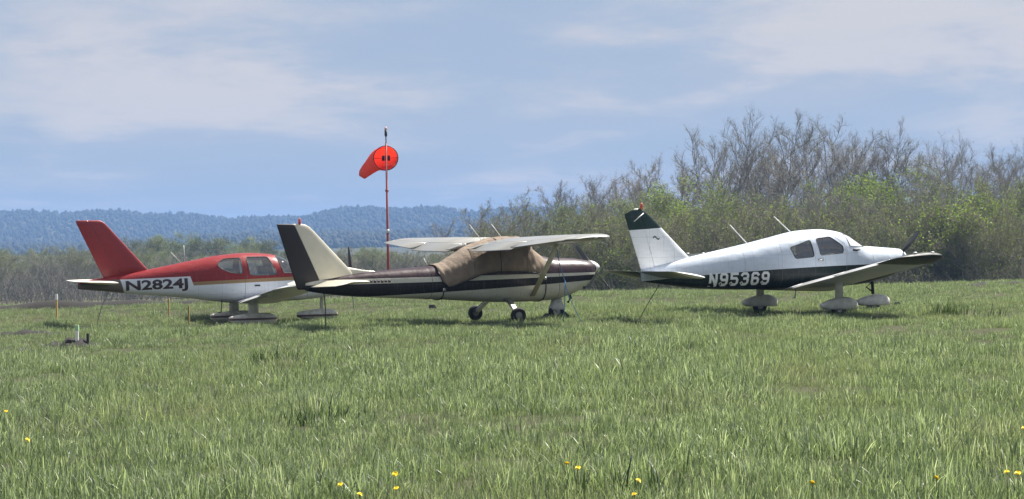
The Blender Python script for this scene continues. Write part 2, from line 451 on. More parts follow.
def wing(parent, side, secs, flap, ail, mat, cmat, hinge=0.74, fdef=0.0, adef=0.0, tipmat=None, tip_from=None):
    """one half wing: wing_panel with cut-outs for flap and aileron, flap, aileron, wing_tip"""
    yin, yout = abs(secs[0][0][1]), abs(secs[-1][0][1]); main_end = tip_from or yout; sg = side
    mb = MB()
    mb.add(surf(sub_secs(secs, yin, main_end), 0, hinge))
    cuts = [yin, flap[0], flap[1], ail[0], ail[1], main_end]
    for a, b in ((yin, flap[0]), (flap[1], ail[0]), (ail[1], main_end)):
        if b - a > 0.02: mb.add(surf(sub_secs(secs, a, b), hinge + .0005, 1.0))
    w = obj('wing', mb.vf, mat, parent); sgn = 1 if sg > 0 else -1
    obj('flap', surf(sub_secs(secs, flap[0] + .012, flap[1] - .012), hinge + .012, 1.0, defl=-fdef * sgn), cmat, w)
    obj('aileron', surf(sub_secs(secs, ail[0] + .012, ail[1] - .012), hinge + .012, 1.0, defl=-adef * sgn), cmat, w)
    if tip_from: obj('wing_tip', surf(sub_secs(secs, tip_from + .002, yout)), tipmat or mat, w)
    return w
def fin_pair(parent, st, fmat, rmat):
    """st: (z, s_leading, s_hinge, s_trailing, thickness); fin and rudder share one outline"""
    a, b = [], []
    for z, l, h, tr, th in st:
        le, te = Vector((S0 - l, 0, z)), Vector((S0 - tr, 0, z)); u = (h - l) / (tr - l)
        a.append(foil(le, te, Vector((0, 1, 0)), th, 0, u)); b.append(foil(le, te, Vector((0, 1, 0)), th, u + .008, 1))
    return obj('fin', loft(a), fmat, parent), obj('rudder', loft(b), rmat, parent)
S0 = 2.95
def blade_pair(parent, c, ang, rad, mat, x):
    """two-bladed propeller about local x; ang = blade angle from straight up towards the right side"""
    p = obj('propeller', lathe_x([(-.04, .02), (-.04, .09), (.04, .09), (.04, .02)], 16, (x, 0, c)), mat, parent)
    for k in (0, 1):
        a = ang + math.pi * k; d = Vector((0, -math.sin(a), math.cos(a))); tang = Vector((0, -math.cos(a), -math.sin(a))); ax = Vector((1, 0, 0)); rings = []
        for u, ch, tw in ((.07, .05, 60), (.15, .075, 50), (.3, .10, 40), (.55, .115, 28), (.8, .10, 20), (.95, .075, 17), (1.0, .035, 16)):
            ce = Vector((x, 0, c)) + d * rad * u; cd = (tang * math.cos(R(tw)) + ax * math.sin(R(tw))); td = d.cross(cd).normalized()
            rings.append(foil(ce - cd * ch * 0.5, ce + cd * ch * 0.5, td, 0.14 if u > .2 else .35, n=6))
        obj('blade', loft(rings), mat, p)
    return p
def fairing(parent, c, L, H, Wd, mat, s0, name='wheel_fairing', nose=0.32, tail=0.7, flat=.42):
    """teardrop wheel pant; c=(s, y, z) of its middle"""
    rings = []
    for i in range(17):
        u = i / 16.0; s = c[0] - L / 2 + L * u
        r = max(0.02, (math.sin(math.pi * min(u / (2 * nose), 0.5)) ** 0.5 if u < nose else math.cos(math.pi / 2 * (u - nose) / (1 - nose) * 0.93) ** tail))
        zc = c[2] + 0.05 * H * (u - .4); ring = []
        for k in range(20):
            a = 2 * math.pi * k / 20; co, si = math.cos(a), math.sin(a)
            zz = H / 2 * r * (abs(si) ** 0.85 * (1 if si > 0 else -1)); zz = max(zz, -H * flat)
            ring.append(Vector((s0 - s, c[1] + Wd / 2 * r ** 0.8 * math.copysign(abs(co) ** 0.8, co), zc + zz)))
        rings.append(ring)
    return obj(name, loft(rings), mat, parent)
def wheel(parent, c, r, wd, s0, hubmat=None):
    x = s0 - c[0]
    ty = obj('wheel', lathe_y([(-wd / 2 * .55, r * .5), (-wd / 2, r * .72), (-wd / 2 * .92, r * .9), (-wd / 4, r), (wd / 4, r), (wd / 2 * .92, r * .9), (wd / 2, r * .72), (wd / 2 * .55, r * .5)], 28, (x, c[1], c[2])), M['tyre'], parent)
    hub = obj('hub', lathe_y([(-wd * .42, .03), (-wd * .42, r * .25), (-wd * .3, r * .48), (-wd * .1, r * .5), (wd * .1, r * .5), (wd * .3, r * .48), (wd * .42, r * .25), (wd * .42, .03)], 24, (x, c[1], c[2])), hubmat or M['hub'], ty)
    return ty
def bar(p, q, chord, thick, fdir=(1, 0, 0), n=12):
    """streamlined strut"""
    p, q, f = Vector(p), Vector(q), Vector(fdir); d = (q - p).normalized(); f = (f - d * f.dot(d)).normalized(); g = d.cross(f); rings = []
    for e in (p, q): rings.append([e + f * chord / 2 * math.cos(2 * math.pi * k / n) + g * thick / 2 * math.sin(2 * math.pi * k / n) for k in range(n)])
    return loft(rings)
def lettering(parent, text, body, s_left, s_right, z0_left, z0_right, h, mat, s0, bold=0.02, shear=0.0, name='registration_lettering', off=0.004):
    """block letters laid on the right-hand side of a body, reading towards the nose"""
    cu = bpy.data.curves.new('lettering', 'FONT'); cu.body = text; cu.offset = bold; cu.resolution_u = 3
    to = bpy.data.objects.new('lettering_source', cu); COL.objects.link(to)
    dg = bpy.context.evaluated_depsgraph_get(); me = bpy.data.meshes.new_from_object(to.evaluated_get(dg))
    bpy.data.objects.remove(to); bm = bmesh.new(); bm.from_mesh(me); bpy.data.meshes.remove(me)
    xs = [v.co.x for v in bm.verts]; ys = [v.co.y for v in bm.verts]; x0, x1, y0, y1 = min(xs), max(xs), min(ys), max(ys)
    for k in range(1, 8):
        bmesh.ops.bisect_plane(bm, geom=bm.verts[:] + bm.edges[:] + bm.faces[:], plane_co=(0, y0 + (y1 - y0) * k / 8, 0), plane_no=(0, 1, 0))
    for v in bm.verts:
        u, w = (v.co.x - x0) / (x1 - x0), (v.co.y - y0) / (y1 - y0)
        s = s_left + (s_right - s_left) * u - shear * (w - .5) * h; z = z0_left + (z0_right - z0_left) * u + w * h
        v.co = Vector((s0 - s, -(body.half(s, z) + off), z))
    bm.normal_update(); me = bpy.data.meshes.new(name); bm.to_mesh(me); bm.free()
    return obj(name, me, mat, parent)
GLYPH = {'N': [[(0, 0), (0, 1)], [(.02, 1), (.98, 0)], [(1, 0), (1, 1)]],
         '9': [[(1, .46), (.2, .46), (0, .6), (0, .85), (.2, 1), (.8, 1), (1, .85), (1, .15), (.8, 0), (.2, 0), (0, .13)]],
         '5': [[(1, 1), (0, 1), (0, .58), (.8, .58), (1, .43), (1, .15), (.8, 0), (.2, 0), (0, .13)]],
         '3': [[(0, .87), (.2, 1), (.8, 1), (1, .85), (1, .66), (.86, .53), (1, .40), (1, .15), (.8, 0), (.2, 0), (0, .13)], [(.86, .53), (.4, .53)]]}
GLYPH['6'] = [[(1 - x, 1 - y) for x, y in GLYPH['9'][0]]]
def block_lettering(parent, text, body, s_left, s_right, z0_left, z0_right, h, mat, s0, stroke=.055):
    """square-cut block figures laid on the right-hand side of a body"""
    V, F = [], []; n = len(text); adv = (s_left - s_right) / (n - .22); gw = adv * .78 - stroke
    for i, ch in enumerate(text):
        for q, line in enumerate(GLYPH[ch]):
            pts = [Vector((i * adv + stroke / 2 + x * gw, stroke / 2 + y * (h - stroke))) for x, y in line]
            dense = [pts[0]]
            for a, b in zip(pts, pts[1:]):
                k = max(1, int((b - a).length / .05)); dense += [a.lerp(b, j / k) for j in range(1, k + 1)]
            e = stroke / 2; base = len(V)
            for j, p in enumerate(dense):
                d1 = (p - dense[j - 1]).normalized() if j else (dense[1] - p).normalized(); d2 = (dense[j + 1] - p).normalized() if j + 1 < len(dense) else d1
                nn = Vector((-(d1 + d2).y, (d1 + d2).x)).normalized(); mit = e / max(.5, nn.dot(Vector((-d1.y, d1.x))))
                pp = p - d1 * e if j == 0 else (p + d1 * e if j + 1 == len(dense) else p)
                for sgn_ in (1, -1):
                    c = pp + nn * mit * sgn_; u = c.x / (s_left - s_right); s = s_left - c.x; z = z0_left + (z0_right - z0_left) * u + c.y
                    V.append(Vector((s0 - s, -(body.half(s, z) + .004 + .0015 * q), z)))
                if j: F.append((base + 2 * j - 2, base + 2 * j - 1, base + 2 * j + 1, base + 2 * j))
    return obj('registration_lettering', (V, F), mat, parent)
def seats(parent, spots, mat, s0):
    for s, y, z, w, h, mt in spots:
        st = obj('seat', loft([[Vector((s0 - s - .22 + .5 * a, y + w / 2 * cx, z + .06 * cz)) for cx, cz in ((-1, -1), (1, -1), (1, .6), (.8, 1), (-.8, 1), (-1, .6))] for a in (0, 1)]), mt, parent)
        rg = []
        for u in (0, .3, .7, .9, 1.0):
            ww = w / 2 * (1 if u < .7 else (.85 if u < .95 else .6)); cx = s0 - s - .20 - .16 * u
            rg.append([Vector((cx + .06 * a, y + ww * b, z + .05 + h * u)) for a, b in ((1, -.9), (1, .9), (.4, 1), (-1, .9), (-1, -.9), (.4, -1))])
        obj('backrest', loft(rg), mt, st)

# ------------------------------------------------------------------ brown and cream high-wing aeroplane (middle)
S0 = 2.95
def P(s, yr, z): return Vector((S0 - s, -yr, z))
def sec(s, y, z, ch, inc, th, cam_=0.02, dih=0.0):
    """wing section; y is local left(+)/right(-)"""
    a = R(inc); le = Vector((S0 - s, y, z)); te = Vector((S0 - s - ch * math.cos(a), y, z - ch * math.sin(a)))
    up_ = Vector((-math.sin(a), -math.sin(R(dih)) * (1 if y > 0 else -1), math.cos(a))).normalized()
    return (le, te, up_, th, cam_)

def make_high_wing():
    loc = (-0.6, 43.5); z0 = G(*loc)
    root = empty('high_wing_plane', (loc[0], loc[1], 0.0), 0.46)
    tag(root, 'brown and cream high-wing plane with tan canvas cover over its cabin', 'airplane', 'small planes parked on the grass')
    b = Body([(0.30, .95, 1.24, .20, 2.4, 2.4), (0.36, .89, 1.28, .36, 2.6, 2.6), (0.6, .67, 1.335, .46, 2.8, 2.6), (0.95, .52, 1.37, .50, 2.8, 2.8), (1.4, .43, 1.39, .53, 2.8, 3.0),
              (1.8, .415, 1.50, .55, 3.0, 3.2), (2.1, .41, 1.72, .565, 3.2, 3.4), (2.6, .415, 1.76, .565, 3.2, 3.4), (3.3, .455, 1.58, .54, 3.0, 3.2), (3.8, .495, 1.36, .47, 2.8, 3.0),
              (4.3, .53, 1.265, .40, 2.6, 2.8), (5.3, .585, 1.20, .27, 2.4, 2.6), (6.2, .645, 1.12, .16, 2.2, 2.4), (7.0, .75, 1.02, .07, 2, 2), (7.22, .80, .98, .03, 2, 2)], S0)
    L1 = [(5.93, 1.02), (4.13, 1.04), (3.58, 1.01), (1.75, 1.05), (.53, 1.03)]; L2 = [(5.93, .91), (4.1, .91), (3.58, .93), (1.75, .96), (.53, .98)]; L3 = [(5.47, .64), (4.1, .70), (1.69, .79), (.64, .86)]
    pm = paint_zones('brown and cream fuselage paint', S0, (0.55, 0.54, 0.46), [(L3, (0.009, 0.006, 0.007)), (L2, (0.58, 0.56, 0.47)), (L1, (0.030, 0.011, 0.015))])
    fu = shell(b.build(), 'fuselage', pm, root)
    # cowling joint, door seam and small dark marks on the cream stripe
    for s in (1.36, 4.42):
        obj('panel_seam', tube([p for p in b.ring(s, 40, 0.001)] + [b.ring(s, 40, 0.001)[0]], 0.004, 4), M['black'], fu)
    for k in range(6):
        s = 5.78 - k * 0.08
        zz = 0.945
        obj('registration_mark', box(P(s, b.half(s, zz) + .002, zz + .012), (.026, .003, .022 + .006 * (k % 2))), M['letter_dark'], fu)
    for k, s in enumerate((.62, .68)):
        obj('cooling_slot', box(P(s, b.half(s, .72) + .002, .72), (.012, .004, .05)), M['black'], fu)
    obj('exhaust_pipe', tube([P(.95, .2, .56), P(.93, .22, .46), P(1.0, .22, .36)], .035, 10), M['black'], fu)
    for s, y in ((0.32, .2), (0.32, -.2)):
        obj('air_inlet', lathe_x([(-.02, .02), (-.02, .085), (.012, .085), (.012, .02)], 18, (S0 - s + .02, y, 1.13)), M['black'], fu)
    # fin, rudder, dorsal fillet
    def fin_sec(z, le, te, th): return (Vector((S0 - le, 0, z)), Vector((S0 - te, 0, z)), Vector((0, 1, 0)), th, 0)
    fl = lambda z: 6.12 + (z - 1.15) * (7.13 - 6.12) / (2.20 - 1.15); fh = lambda z: 6.90 + (z - 1.0) * (7.44 - 6.90) / 1.2; ft = lambda z: 7.40 + (z - .82) * (7.83 - 7.40) / 1.37
    fin_pair(root, [(z, fl(z) + d, fh(z) + e, ft(z) - e, th) for z, d, e, th in ((.82, .42, .02, .02), (.86, .3, 0, .07), (1.15, 0, 0, .085), (1.6, 0, 0, .085), (2.05, 0, 0, .08), (2.16, .01, 0, .075), (2.205, .06, 0, .05), (2.225, .13, 0, .02))], M['cream'], M['brown'])
    obj('dorsal_fillet', loft([foil(Vector((S0 - le, 0, z)), Vector((S0 - 6.6, 0, z)), Vector((0, 1, 0)), th) for z, le, th in ((1.04, 5.0, .055), (1.16, 5.45, .045), (1.21, 5.9, .04), (1.27, 6.2, .04))]), M['cream'], root)
    bc = obj('beacon', lathe_x([(0, .02), (.05, .03), (.07, .03), (.13, .026), (.15, .005)], 12), M['redlamp'], root)
    bc.rotation_euler = (0, -math.pi / 2, 0); bc.location = P(7.32, 0, 2.195)
    # tailplane and drooped elevators
    for sg in (1, -1):
        secs = [sec(6.15, sg * .06, .96, 1.0, 0, .09, 0), sec(6.32, sg * 1.45, .985, .80, 0, .08, 0), sec(6.42, sg * 1.62, .99, .62, 0, .06, 0), sec(6.55, sg * 1.68, .99, .4, 0, .03, 0)]
        st = obj('tailplane', surf(secs, 0, .6), M['cream'], root)
        obj('elevator', surf(secs, .61, 1, defl=-R(14) * sg), M['brown'] if False else M['cream'], st)
    # wings, struts
    for sg in (1, -1):
        secs = [sec(2.00, sg * .50, 1.77, 1.63, 5.5, .125, .02, 1.5), sec(2.00, sg * 2.65, 1.80, 1.63, 5.2, .125, .02, 1.5), sec(2.40, sg * 4.72, 1.83, 1.02, 2.4, .12, .02, 1.5), sec(2.50, sg * 4.87, 1.825, .86, 2, .09, .02, 1.5), sec(2.64, sg * 4.95, 1.82, .60, 2, .04, .02, 1.5)]
        w = wing(root, sg, secs, (.64, 2.62), (2.64, 4.68), M['wing_cream'], M['wing_cream'], .72, R(8), R(2))
        obj('wing_strut', bar(P(2.03, -sg * .5, .56), P(2.55, -sg * 2.7, 1.66), .13, .045), M['cream'], root)
        obj('tie_down_ring', tube([P(2.6 + .03 * math.cos(a), -sg * 2.78, 1.61 + .03 * math.sin(a)) for a in np.linspace(0, 6.28, 10)], .006, 5), M['steel'], w)
        obj('navigation_light', lathe_x([(-.05, .01), (-.03, .025), (.03, .025), (.05, .008)], 10, P(2.87, -sg * 4.96, 1.825)), M['antenna'], w)
    # landing gear
    for sg in (1, -1):
        lg = obj('main_gear_leg', loft([[Vector(c) + Vector((.05 * a, .012 * bb * sg, .03 * bb)) for a, bb in ((1, 1), (-1, 1), (-1, -1), (1, -1))] for c in (P(2.62, -sg * .30, .50), P(2.64, -sg * .62, .42), P(2.68, -sg * .92, .25), P(2.7, -sg * 1.02, .18))]), M['steel'], root, False)
        wheel(root, (2.7, sg * 1.1, .15), .17, .13, S0, M['dullhub'])
        obj('brake_line', tube([P(2.70, -sg * .32, .49), P(2.72, -sg * .63, .41), P(2.76, -sg * .93, .26), P(2.76, -sg * 1.02, .18)], .007, 5), M['black'], lg)
    obj('nose_gear_strut', tube([P(1.10, 0, .60), P(1.18, 0, .34)], .04, 12), M['hub'], root)
    fork = MB()
    for y in (-.085, .085): fork.add(bar(P(1.17, y, .42), P(1.19, y, .15), .10, .02))
    fork.add(box(P(1.17, 0, .42), (.055, .10, .025)))
    obj('nose_fork', fork.vf, M['hub'], root); wheel(root, (1.19, 0, .165), .185, .12, S0)
    obj('nose_fairing', loft([[P(1.18 + dx, y, z) for dx, y in ((-.12 * k, -.07), (-.16 * k, 0), (-.12 * k, .07), (.10 * k, .10), (.15 * k, 0), (.10 * k, -.10))] for z, k in ((.50, .7), (.36, 1.0), (.25, 1.35), (.2, 1.2))]), M['hub'], root)
    # spinner and propeller
    obj('spinner', lathe_x([(.0, .15), (.04, .15), (.12, .125), (.20, .08), (.25, .035), (.265, .004)], 24, (S0 - .31, 0, 1.15)), M['hub'], root)
    blade_pair(root, 1.15, R(122), .93, M['prop'], S0 - .24)
    # whip antennas
    for s, z, l in ((4.35, 1.26, .17), ):
        obj('whip_antenna', tube([P(s, 0, z), P(s + .10, 0, z + l)], .008, 6), M['antenna'], root)
    for s, yr, l in ((2.9, -.22, .36), (2.55, .18, .36)):
        obj('whip_antenna', tube([P(s, yr, 1.77), P(s + .32, yr, 1.80 + l)], .007, 6), M['antenna'], root)
    return root, b

def wing_skin(name, col):
    m = new_mat(name); t = NT(m); c = t.coord(); sp = t.node('ShaderNodeSeparateXYZ'); t.l.new(c, sp.inputs[0])
    rib = t.math('ABSOLUTE', t.math('SUBTRACT', t.math('FRACT', t.math('DIVIDE', sp.outputs[1], 0.62)), 0.5))
    n = t.noise(t.map(c, (1, .6, 1)), 2.2, 6, .6)
    cc = t.mix(1.0, col, t.mix(n, (.78, .77, .74), (1.08,) * 3), 'MULTIPLY')
    cc = t.mix(t.math('GREATER_THAN', rib, .492), cc, (.30, .29, .26))
    t.out(t.principled(cc, t.rng(n, .2, .8, .28, .5), 0, .15, t.bump(t.noise(t.map(c, (1.2, 1.8, 1)), 1.5, 2), .3, .03))); return m
M['wing_cream'] = wing_skin('cream wing skin', (.26, .26, .245)); M['wing_white'] = wing_skin('white wing skin', (.47, .48, .49))
plane1, body1 = make_high_wing()

# canvas cabin cover: a thing of its own, draped on the cabin
def make_cover():
    root = empty('canvas_cabin_cover', plane1.location, 0.46)
    tag(root, 'faded tan canvas cover strapped over the cabin of the brown plane', 'cover')
    top = Body([(1.68, .41, 1.43, .55, 3.0, 3), (1.80, .41, 1.52, .575, 3.0, 3), (1.96, .41, 1.64, .60, 3.0, 3), (2.06, .41, 1.80, .61, 3.2, 3), (2.25, .41, 1.87, .615, 3.6, 3), (2.6, .41, 1.875, .61, 3.6, 3), (3.0, .43, 1.80, .60, 3.2, 3), (3.4, .46, 1.66, .58, 3.0, 3), (3.75, .49, 1.48, .52, 2.8, 3), (4.05, .51, 1.33, .475, 2.6, 3), (4.28, .53, 1.285, .43, 2.6, 3)], S0)
    low = [(1.68, 1.12), (1.72, 1.04), (1.8, 1.02), (2.0, 1.06), (2.3, 1.09), (2.94, 1.10), (3.36, 1.04), (3.72, .90), (4.0, .80), (4.08, .80), (4.18, .90), (4.28, 1.12)]
    rings = []; n = 64; k = 0
    for s in np.linspace(1.68, 4.28, 96):
        zb, zt, w, et, eb = top.at(s); zc = zb + (zt - zb) * .45; zl = float(np.interp(s, [p[0] for p in low], [p[1] for p in low]))
        q = (zl - zc) / ((zt - zc) if zl > zc else (zc - zb)); e = et if zl > zc else eb
        a0 = math.copysign(math.asin(min(1, abs(q) ** (e / 2))), q); ring = []
        for j in range(n + 1):
            a = a0 + (math.pi - 2 * a0) * j / n; co, si = math.cos(a), math.sin(a); ee = et if si >= 0 else eb
            y = w * math.copysign(abs(co) ** (2 / ee), co); z = zc + (zt - zc if si >= 0 else zc - zb) * math.copysign(abs(si) ** (2 / ee), si)
            hang = max(0.0, 1.5 - z)
            wr = (.012 * math.sin(s * 23 + 9 * z) + .010 * math.sin(s * 41 - 17 * z + 2 * y) + .014 * math.sin(9 * s + 24 * z)) * (.2 + .6 * hang) + .007 * math.sin(s * 13 + y * 11) * (1 if z > 1.5 else .3)
            wr += .010 * (abs(math.sin(7 * s + 5.5 * z)) ** 4 - .35) * (.4 + hang) + .008 * (abs(math.sin(16 * s - 9 * z + 1)) ** 6 - .3) * (.3 + hang)
            d = Vector((0, y / w * 1.0, max(0, z - zc) / (zt - zc))).normalized()
            ring.append(Vector((S0 - s, y, z)) + d * (wr + .006))
        rings.append(ring)
    m = new_mat('weathered tan canvas'); t = NT(m); c = t.coord(); n1 = t.noise(c, 2.6, 6, .6); n2 = t.noise(t.map(c, (1, 1, 3)), 5, 5, .6)
    col = t.mix(t.rng(n1, .3, .7, 0, 1), (.165, .130, .102), (.29, .23, .175)); col = t.mix(t.rng(n2, .5, .75, 0, .5), col, (.22, .19, .16))
    wv = t.noise(c, 160, 2)
    hh = t.math('ADD', t.math('MULTIPLY', t.noise(t.map(c, (3, 3, 1.3)), 3, 4), 1.0), t.math('MULTIPLY', wv, .03))
    t.out(t.principled(col, .92, normal=t.bump(hh, .55, .05), spec=.15))
    cl_ = obj('canvas', loft(rings, False, False), m, root)
    md = cl_.modifiers.new('thickness', 'SOLIDIFY'); md.thickness = .008; md.offset = 1
    # dark binding along the hem, a centre seam and two belly straps
    obj('hem', tube([r[0] + Vector((0, .004, 0)) for r in rings], .012, 5), M['black'], root)
    obj('hem', tube([r[-1] - Vector((0, .004, 0)) for r in rings], .012, 5), M['black'], root)
    ks = min(range(96), key=lambda i: abs(1.68 + i * 2.6 / 95 - 2.86)); off = [p + Vector((0, math.copysign(.012, p.y) if abs(p.y) > .3 else 0, .006)) for p in rings[ks]]
    obj('seam', tube(off[36:], .007, 5), M['black'], root); obj('seam', tube(off[:29], .007, 5), M['black'], root)
    for s_ in (2.2, 3.5):
        q = rings[min(range(96), key=lambda i: abs(1.68 + i * 2.6 / 95 - s_))]; obj('seam', tube([p + Vector((0, math.copysign(.010, p.y) if abs(p.y) > .3 else 0, .005)) for p in q[36:]], .004, 5), plain('brown thread', (.09, .07, .05), .9), root)
    for s, z in ((1.74, .93), (4.16, .74)):
        obj('buckle', box(P(s, body1.half(s, z) + .02, z), (.03, .012, .035)), M['steel'], root)
    for s in (1.72, 4.16):
        rg = [p for p in body1.ring(s, 48, .006) if p.z < (1.05 if s < 2 else .92)]
        rg.sort(key=lambda p: math.atan2(p.z - 1.2, p.y)); obj('belly_strap', tube(rg, .014, 5), M['black'], root)
    return root
make_cover()

# ------------------------------------------------------------------ white and dark green low-wing aeroplane (right)
def make_green_plane():
    loc = (6.0, 42.5); zz = .09
    root = empty('low_wing_plane', (loc[0], loc[1], zz), 0.46)
    tag(root, 'white low-wing plane with dark green lower half and green tail tip', 'airplane', 'small planes parked on the grass')
    b = Body([(.0, .98, 1.32, .25, 2.6, 2.6), (.06, .90, 1.355, .38, 2.8, 2.8), (.5, .71, 1.40, .47, 2.8, 2.8), (.87, .63, 1.43, .51, 2.8, 3), (1.09, .60, 1.445, .53, 2.8, 3), (1.3, .58, 1.56, .54, 2.8, 3), (1.56, .57, 1.71, .55, 2.9, 3.2), (1.85, .56, 1.79, .56, 3, 3.4), (2.2, .55, 1.825, .56, 3, 3.4),
              (2.6, .545, 1.805, .56, 3, 3.4), (2.85, .54, 1.77, .55, 3, 3.2), (3.4, .54, 1.66, .50, 2.8, 3.0), (3.96, .55, 1.55, .44, 2.6, 2.8), (4.7, .57, 1.415, .34, 2.5, 2.6), (5.46, .63, 1.28, .23, 2.3, 2.5), (6.2, .725, 1.14, .12, 2.2, 2.2), (6.62, .79, 1.05, .05, 2, 2)], S0)
    gl = [(5.55, .865), (3.8, .97), (1.09, 1.04), (0, 1.03), (6.6, .80)]
    pm = paint_zones('white over dark green fuselage paint', S0, (.005, .014, .013), [(gl, (.58, .645, .74))])
    bm = b.build()
    for poly, nm, lab in (([(3.21, 1.44), (2.69, 1.60), (2.63, 1.23), (3.10, 1.20)], 'window', None), ([(2.54, 1.62), (2.16, 1.66), (1.86, 1.45), (1.86, 1.30), (2.47, 1.26)], 'window', None)):
        fs = cut_panes(bm, poly, S0, .05)
        for sd in (-1, 1):
            take(bm, [f for f in fs if f.is_valid and f.calc_center_median().y * sd > 0], nm, M['glass'], root)
            fs = [f for f in fs if f.is_valid]
    m = plain('opaque white windscreen', (.72, .73, .74), .12, 0, .8, .06)  # opaque glossy white, with nothing built behind it
    fs = cut_panes(bm, [(1.10, 1.475), (1.62, 1.76), (1.72, 1.70), (1.66, 1.44), (1.16, 1.42)], S0, .03)
    take(bm, fs, 'windscreen', m, root, .004, label='opaque glossy white windscreen')
    fu = shell(bm, 'fuselage', pm, root)
    for s in (1.02, 3.42, 4.3):
        rg = b.ring(s, 40, .001); obj('panel_seam', tube(rg + [rg[0]], .0016, 4), M['seam'], fu)
    dr = [(2.60, .74), (2.60, 1.68), (2.15, 1.74), (1.80, 1.5), (1.78, .74)]
    pts = []
    for a, c in zip(dr, dr[1:] + dr[:1]):
        for k in range(6):
            s = a[0] + (c[0] - a[0]) * k / 6; z = a[1] + (c[1] - a[1]) * k / 6; pts.append(P(s, b.half(s, z) + .001, z))
    obj('door_seam', tube(pts + [pts[0]], .002, 4), M['seam'], fu)
    obj('door_handle', box(P(2.47, b.half(2.47, 1.16) + .015, 1.16), (.07, .012, .012)), M['steel'], fu)
    obj('air_scoop', lathe_x([(-.05, .01), (-.02, .03), (.1, .02), (.16, .004)], 10, P(1.55, b.half(1.55, 1.36) + .005, 1.36)), M['black'], fu)
    block_lettering(fu, 'N95369', b, 5.13, 3.73, .645, .655, .285, M['letter_white'], S0)
    seats(root, [(2.05, .25, .85, .46, .62, M['seat']), (2.05, -.25, .85, .46, .62, M['seat']), (2.85, 0, .85, .95, .50, M['tanseat'])], None, S0)
    obj('instrument_panel', box(P(1.45, 0, 1.22), (.03, .46, .17)), M['black'], root)
    # fin with green cap, rudder
    lf = lambda z: 5.46 + (z - 1.28) * (6.56 - 5.46) / (2.32 - 1.28); hf = lambda z: 6.33 + (z - 1.15) * .30; tf = lambda z: 6.64 + (z - 1.03) * (7.02 - 6.64) / 1.18
    fm = paint_zones('white fin with green cap', S0, (.80, .83, .87), [([(6.9, 1.87), (6.5, 1.89), (6.16, 1.91)], (.010, .032, .028))])
    fin_pair(root, [(z, lf(z) + d, hf(z), tf(z) - e, th) for z, d, e, th in ((1.02, .1, .02, .03), (1.05, 0, 0, .09), (1.28, 0, 0, .085), (1.8, 0, 0, .09), (2.14, 0, 0, .095), (2.2, .01, .0, .095), (2.27, .03, .16, .08), (2.32, .09, .29, .03))], fm, fm)
    obj('beacon', lathe_x([(0, .025), (.05, .03), (.10, .026), (.13, .005)], 12), M['redlamp'], root)
    bc = [o for o in root.children if o.name.startswith('beacon')][-1]; bc.rotation_euler = (0, -math.pi / 2, 0); bc.location = P(6.60, 0, 2.31)
    obj('tail_emblem', loft([[P(6.36 - .16 * u, .048, 1.70 + .03 * math.sin(u * 6) + dz) for u in (0, .2, .4, .6, .8, 1.0)] for dz in (-.014, .014)], False, False), M['green'], root)
    obj('rudder_antenna', tube([P(6.83, .075, 2.05), P(6.60, .085, 2.22)], .010, 6), M['antenna'], root)
    # all-moving tailplane, trailing edge up
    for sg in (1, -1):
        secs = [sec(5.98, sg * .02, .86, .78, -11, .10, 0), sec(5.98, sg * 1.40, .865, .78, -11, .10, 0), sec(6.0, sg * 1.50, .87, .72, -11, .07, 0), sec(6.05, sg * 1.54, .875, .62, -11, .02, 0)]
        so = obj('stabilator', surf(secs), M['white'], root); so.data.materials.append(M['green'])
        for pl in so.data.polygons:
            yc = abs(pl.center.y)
            if pl.normal.z * sg < -.15 and yc < 1.42: pl.material_index = 1  # downward faces inboard of the tip are set dark green
    # wings with dihedral, green tips, drooped flaps
    for sg in (1, -1):
        zr = .60; dz = math.tan(R(9.6))
        f = lambda y, s, ch, th: sec(s, sg * y, zr + (y - .5) * dz, ch, 2.2, th, .02, 9.6)
        secs = [f(.42, 1.80, 1.60, .15), f(.75, 1.95, 1.47, .14), f(3.90, 1.97, 1.45, .14), f(4.17, 2.05, 1.37, .13), f(4.31, 2.18, 1.22, .09), f(4.38, 2.38, .96, .03)]
        w = wing(root, sg, secs, (.8, 2.3), (2.32, 3.76), M['wing_white'], M['wing_white'], .76, R(6), R(5), M['tipgreen'], 3.80)
        for s, yy in ((2.42, 4.30), (2.85, 4.30)):
            obj('tip_light', lathe_x([(-.04, .005), (-.03, .022), (.03, .022), (.04, .005)], 10, P(s, -sg * yy, zr + (yy - .5) * dz + .065)), M['antenna'], w)
        # main gear
        gz = zr + 1.0 * dz
        obj('main_gear_leg', bar(P(2.68, -sg * 1.5, gz + .02), P(2.68, -sg * 1.5, .36), .20, .11), M['offwhite'], root)
        fa = fairing(root, (2.68, sg * 1.5, .20), .94, .36, .30, M['offwhite'], S0, flat=.24)
        wheel(fa, (2.70, sg * 1.5, .13), .17, .15, S0)
    obj('nose_gear_strut', tube([P(.70, 0, .80), P(.68, 0, .36)], .035, 12), M['black'], root)
    obj('torque_link', tube([P(.70, 0, .62), P(.86, 0, .52), P(.70, 0, .42)], .018, 8), M['black'], root)
    fa = fairing(root, (.67, 0, .185), .90, .34, .28, M['offwhite'], S0, flat=.24); wheel(fa, (.68, 0, .12), .16, .13, S0)
    obj('entry_step', tube([P(3.05, .46, .58), P(3.12, .5, .36), P(3.2, .55, .36)], .018, 8), M['white'], root)
    obj('spinner', lathe_x([(-.02, .16), (.03, .16), (.12, .13), (.2, .08), (.25, .03), (.262, .004)], 24, (S0 - .0, 0, 1.20)), M['white'], root)
    blade_pair(root, 1.22, R(54), .90, M['prop'], S0 + .07)
    for s, l in ((3.98, .40), (2.84, .34)):
        z = b.at(s)[1]; obj('whip_antenna', tube([P(s, 0, z - .01), P(s + .44, 0, z + l)], .010, 6), M['antenna'], root)
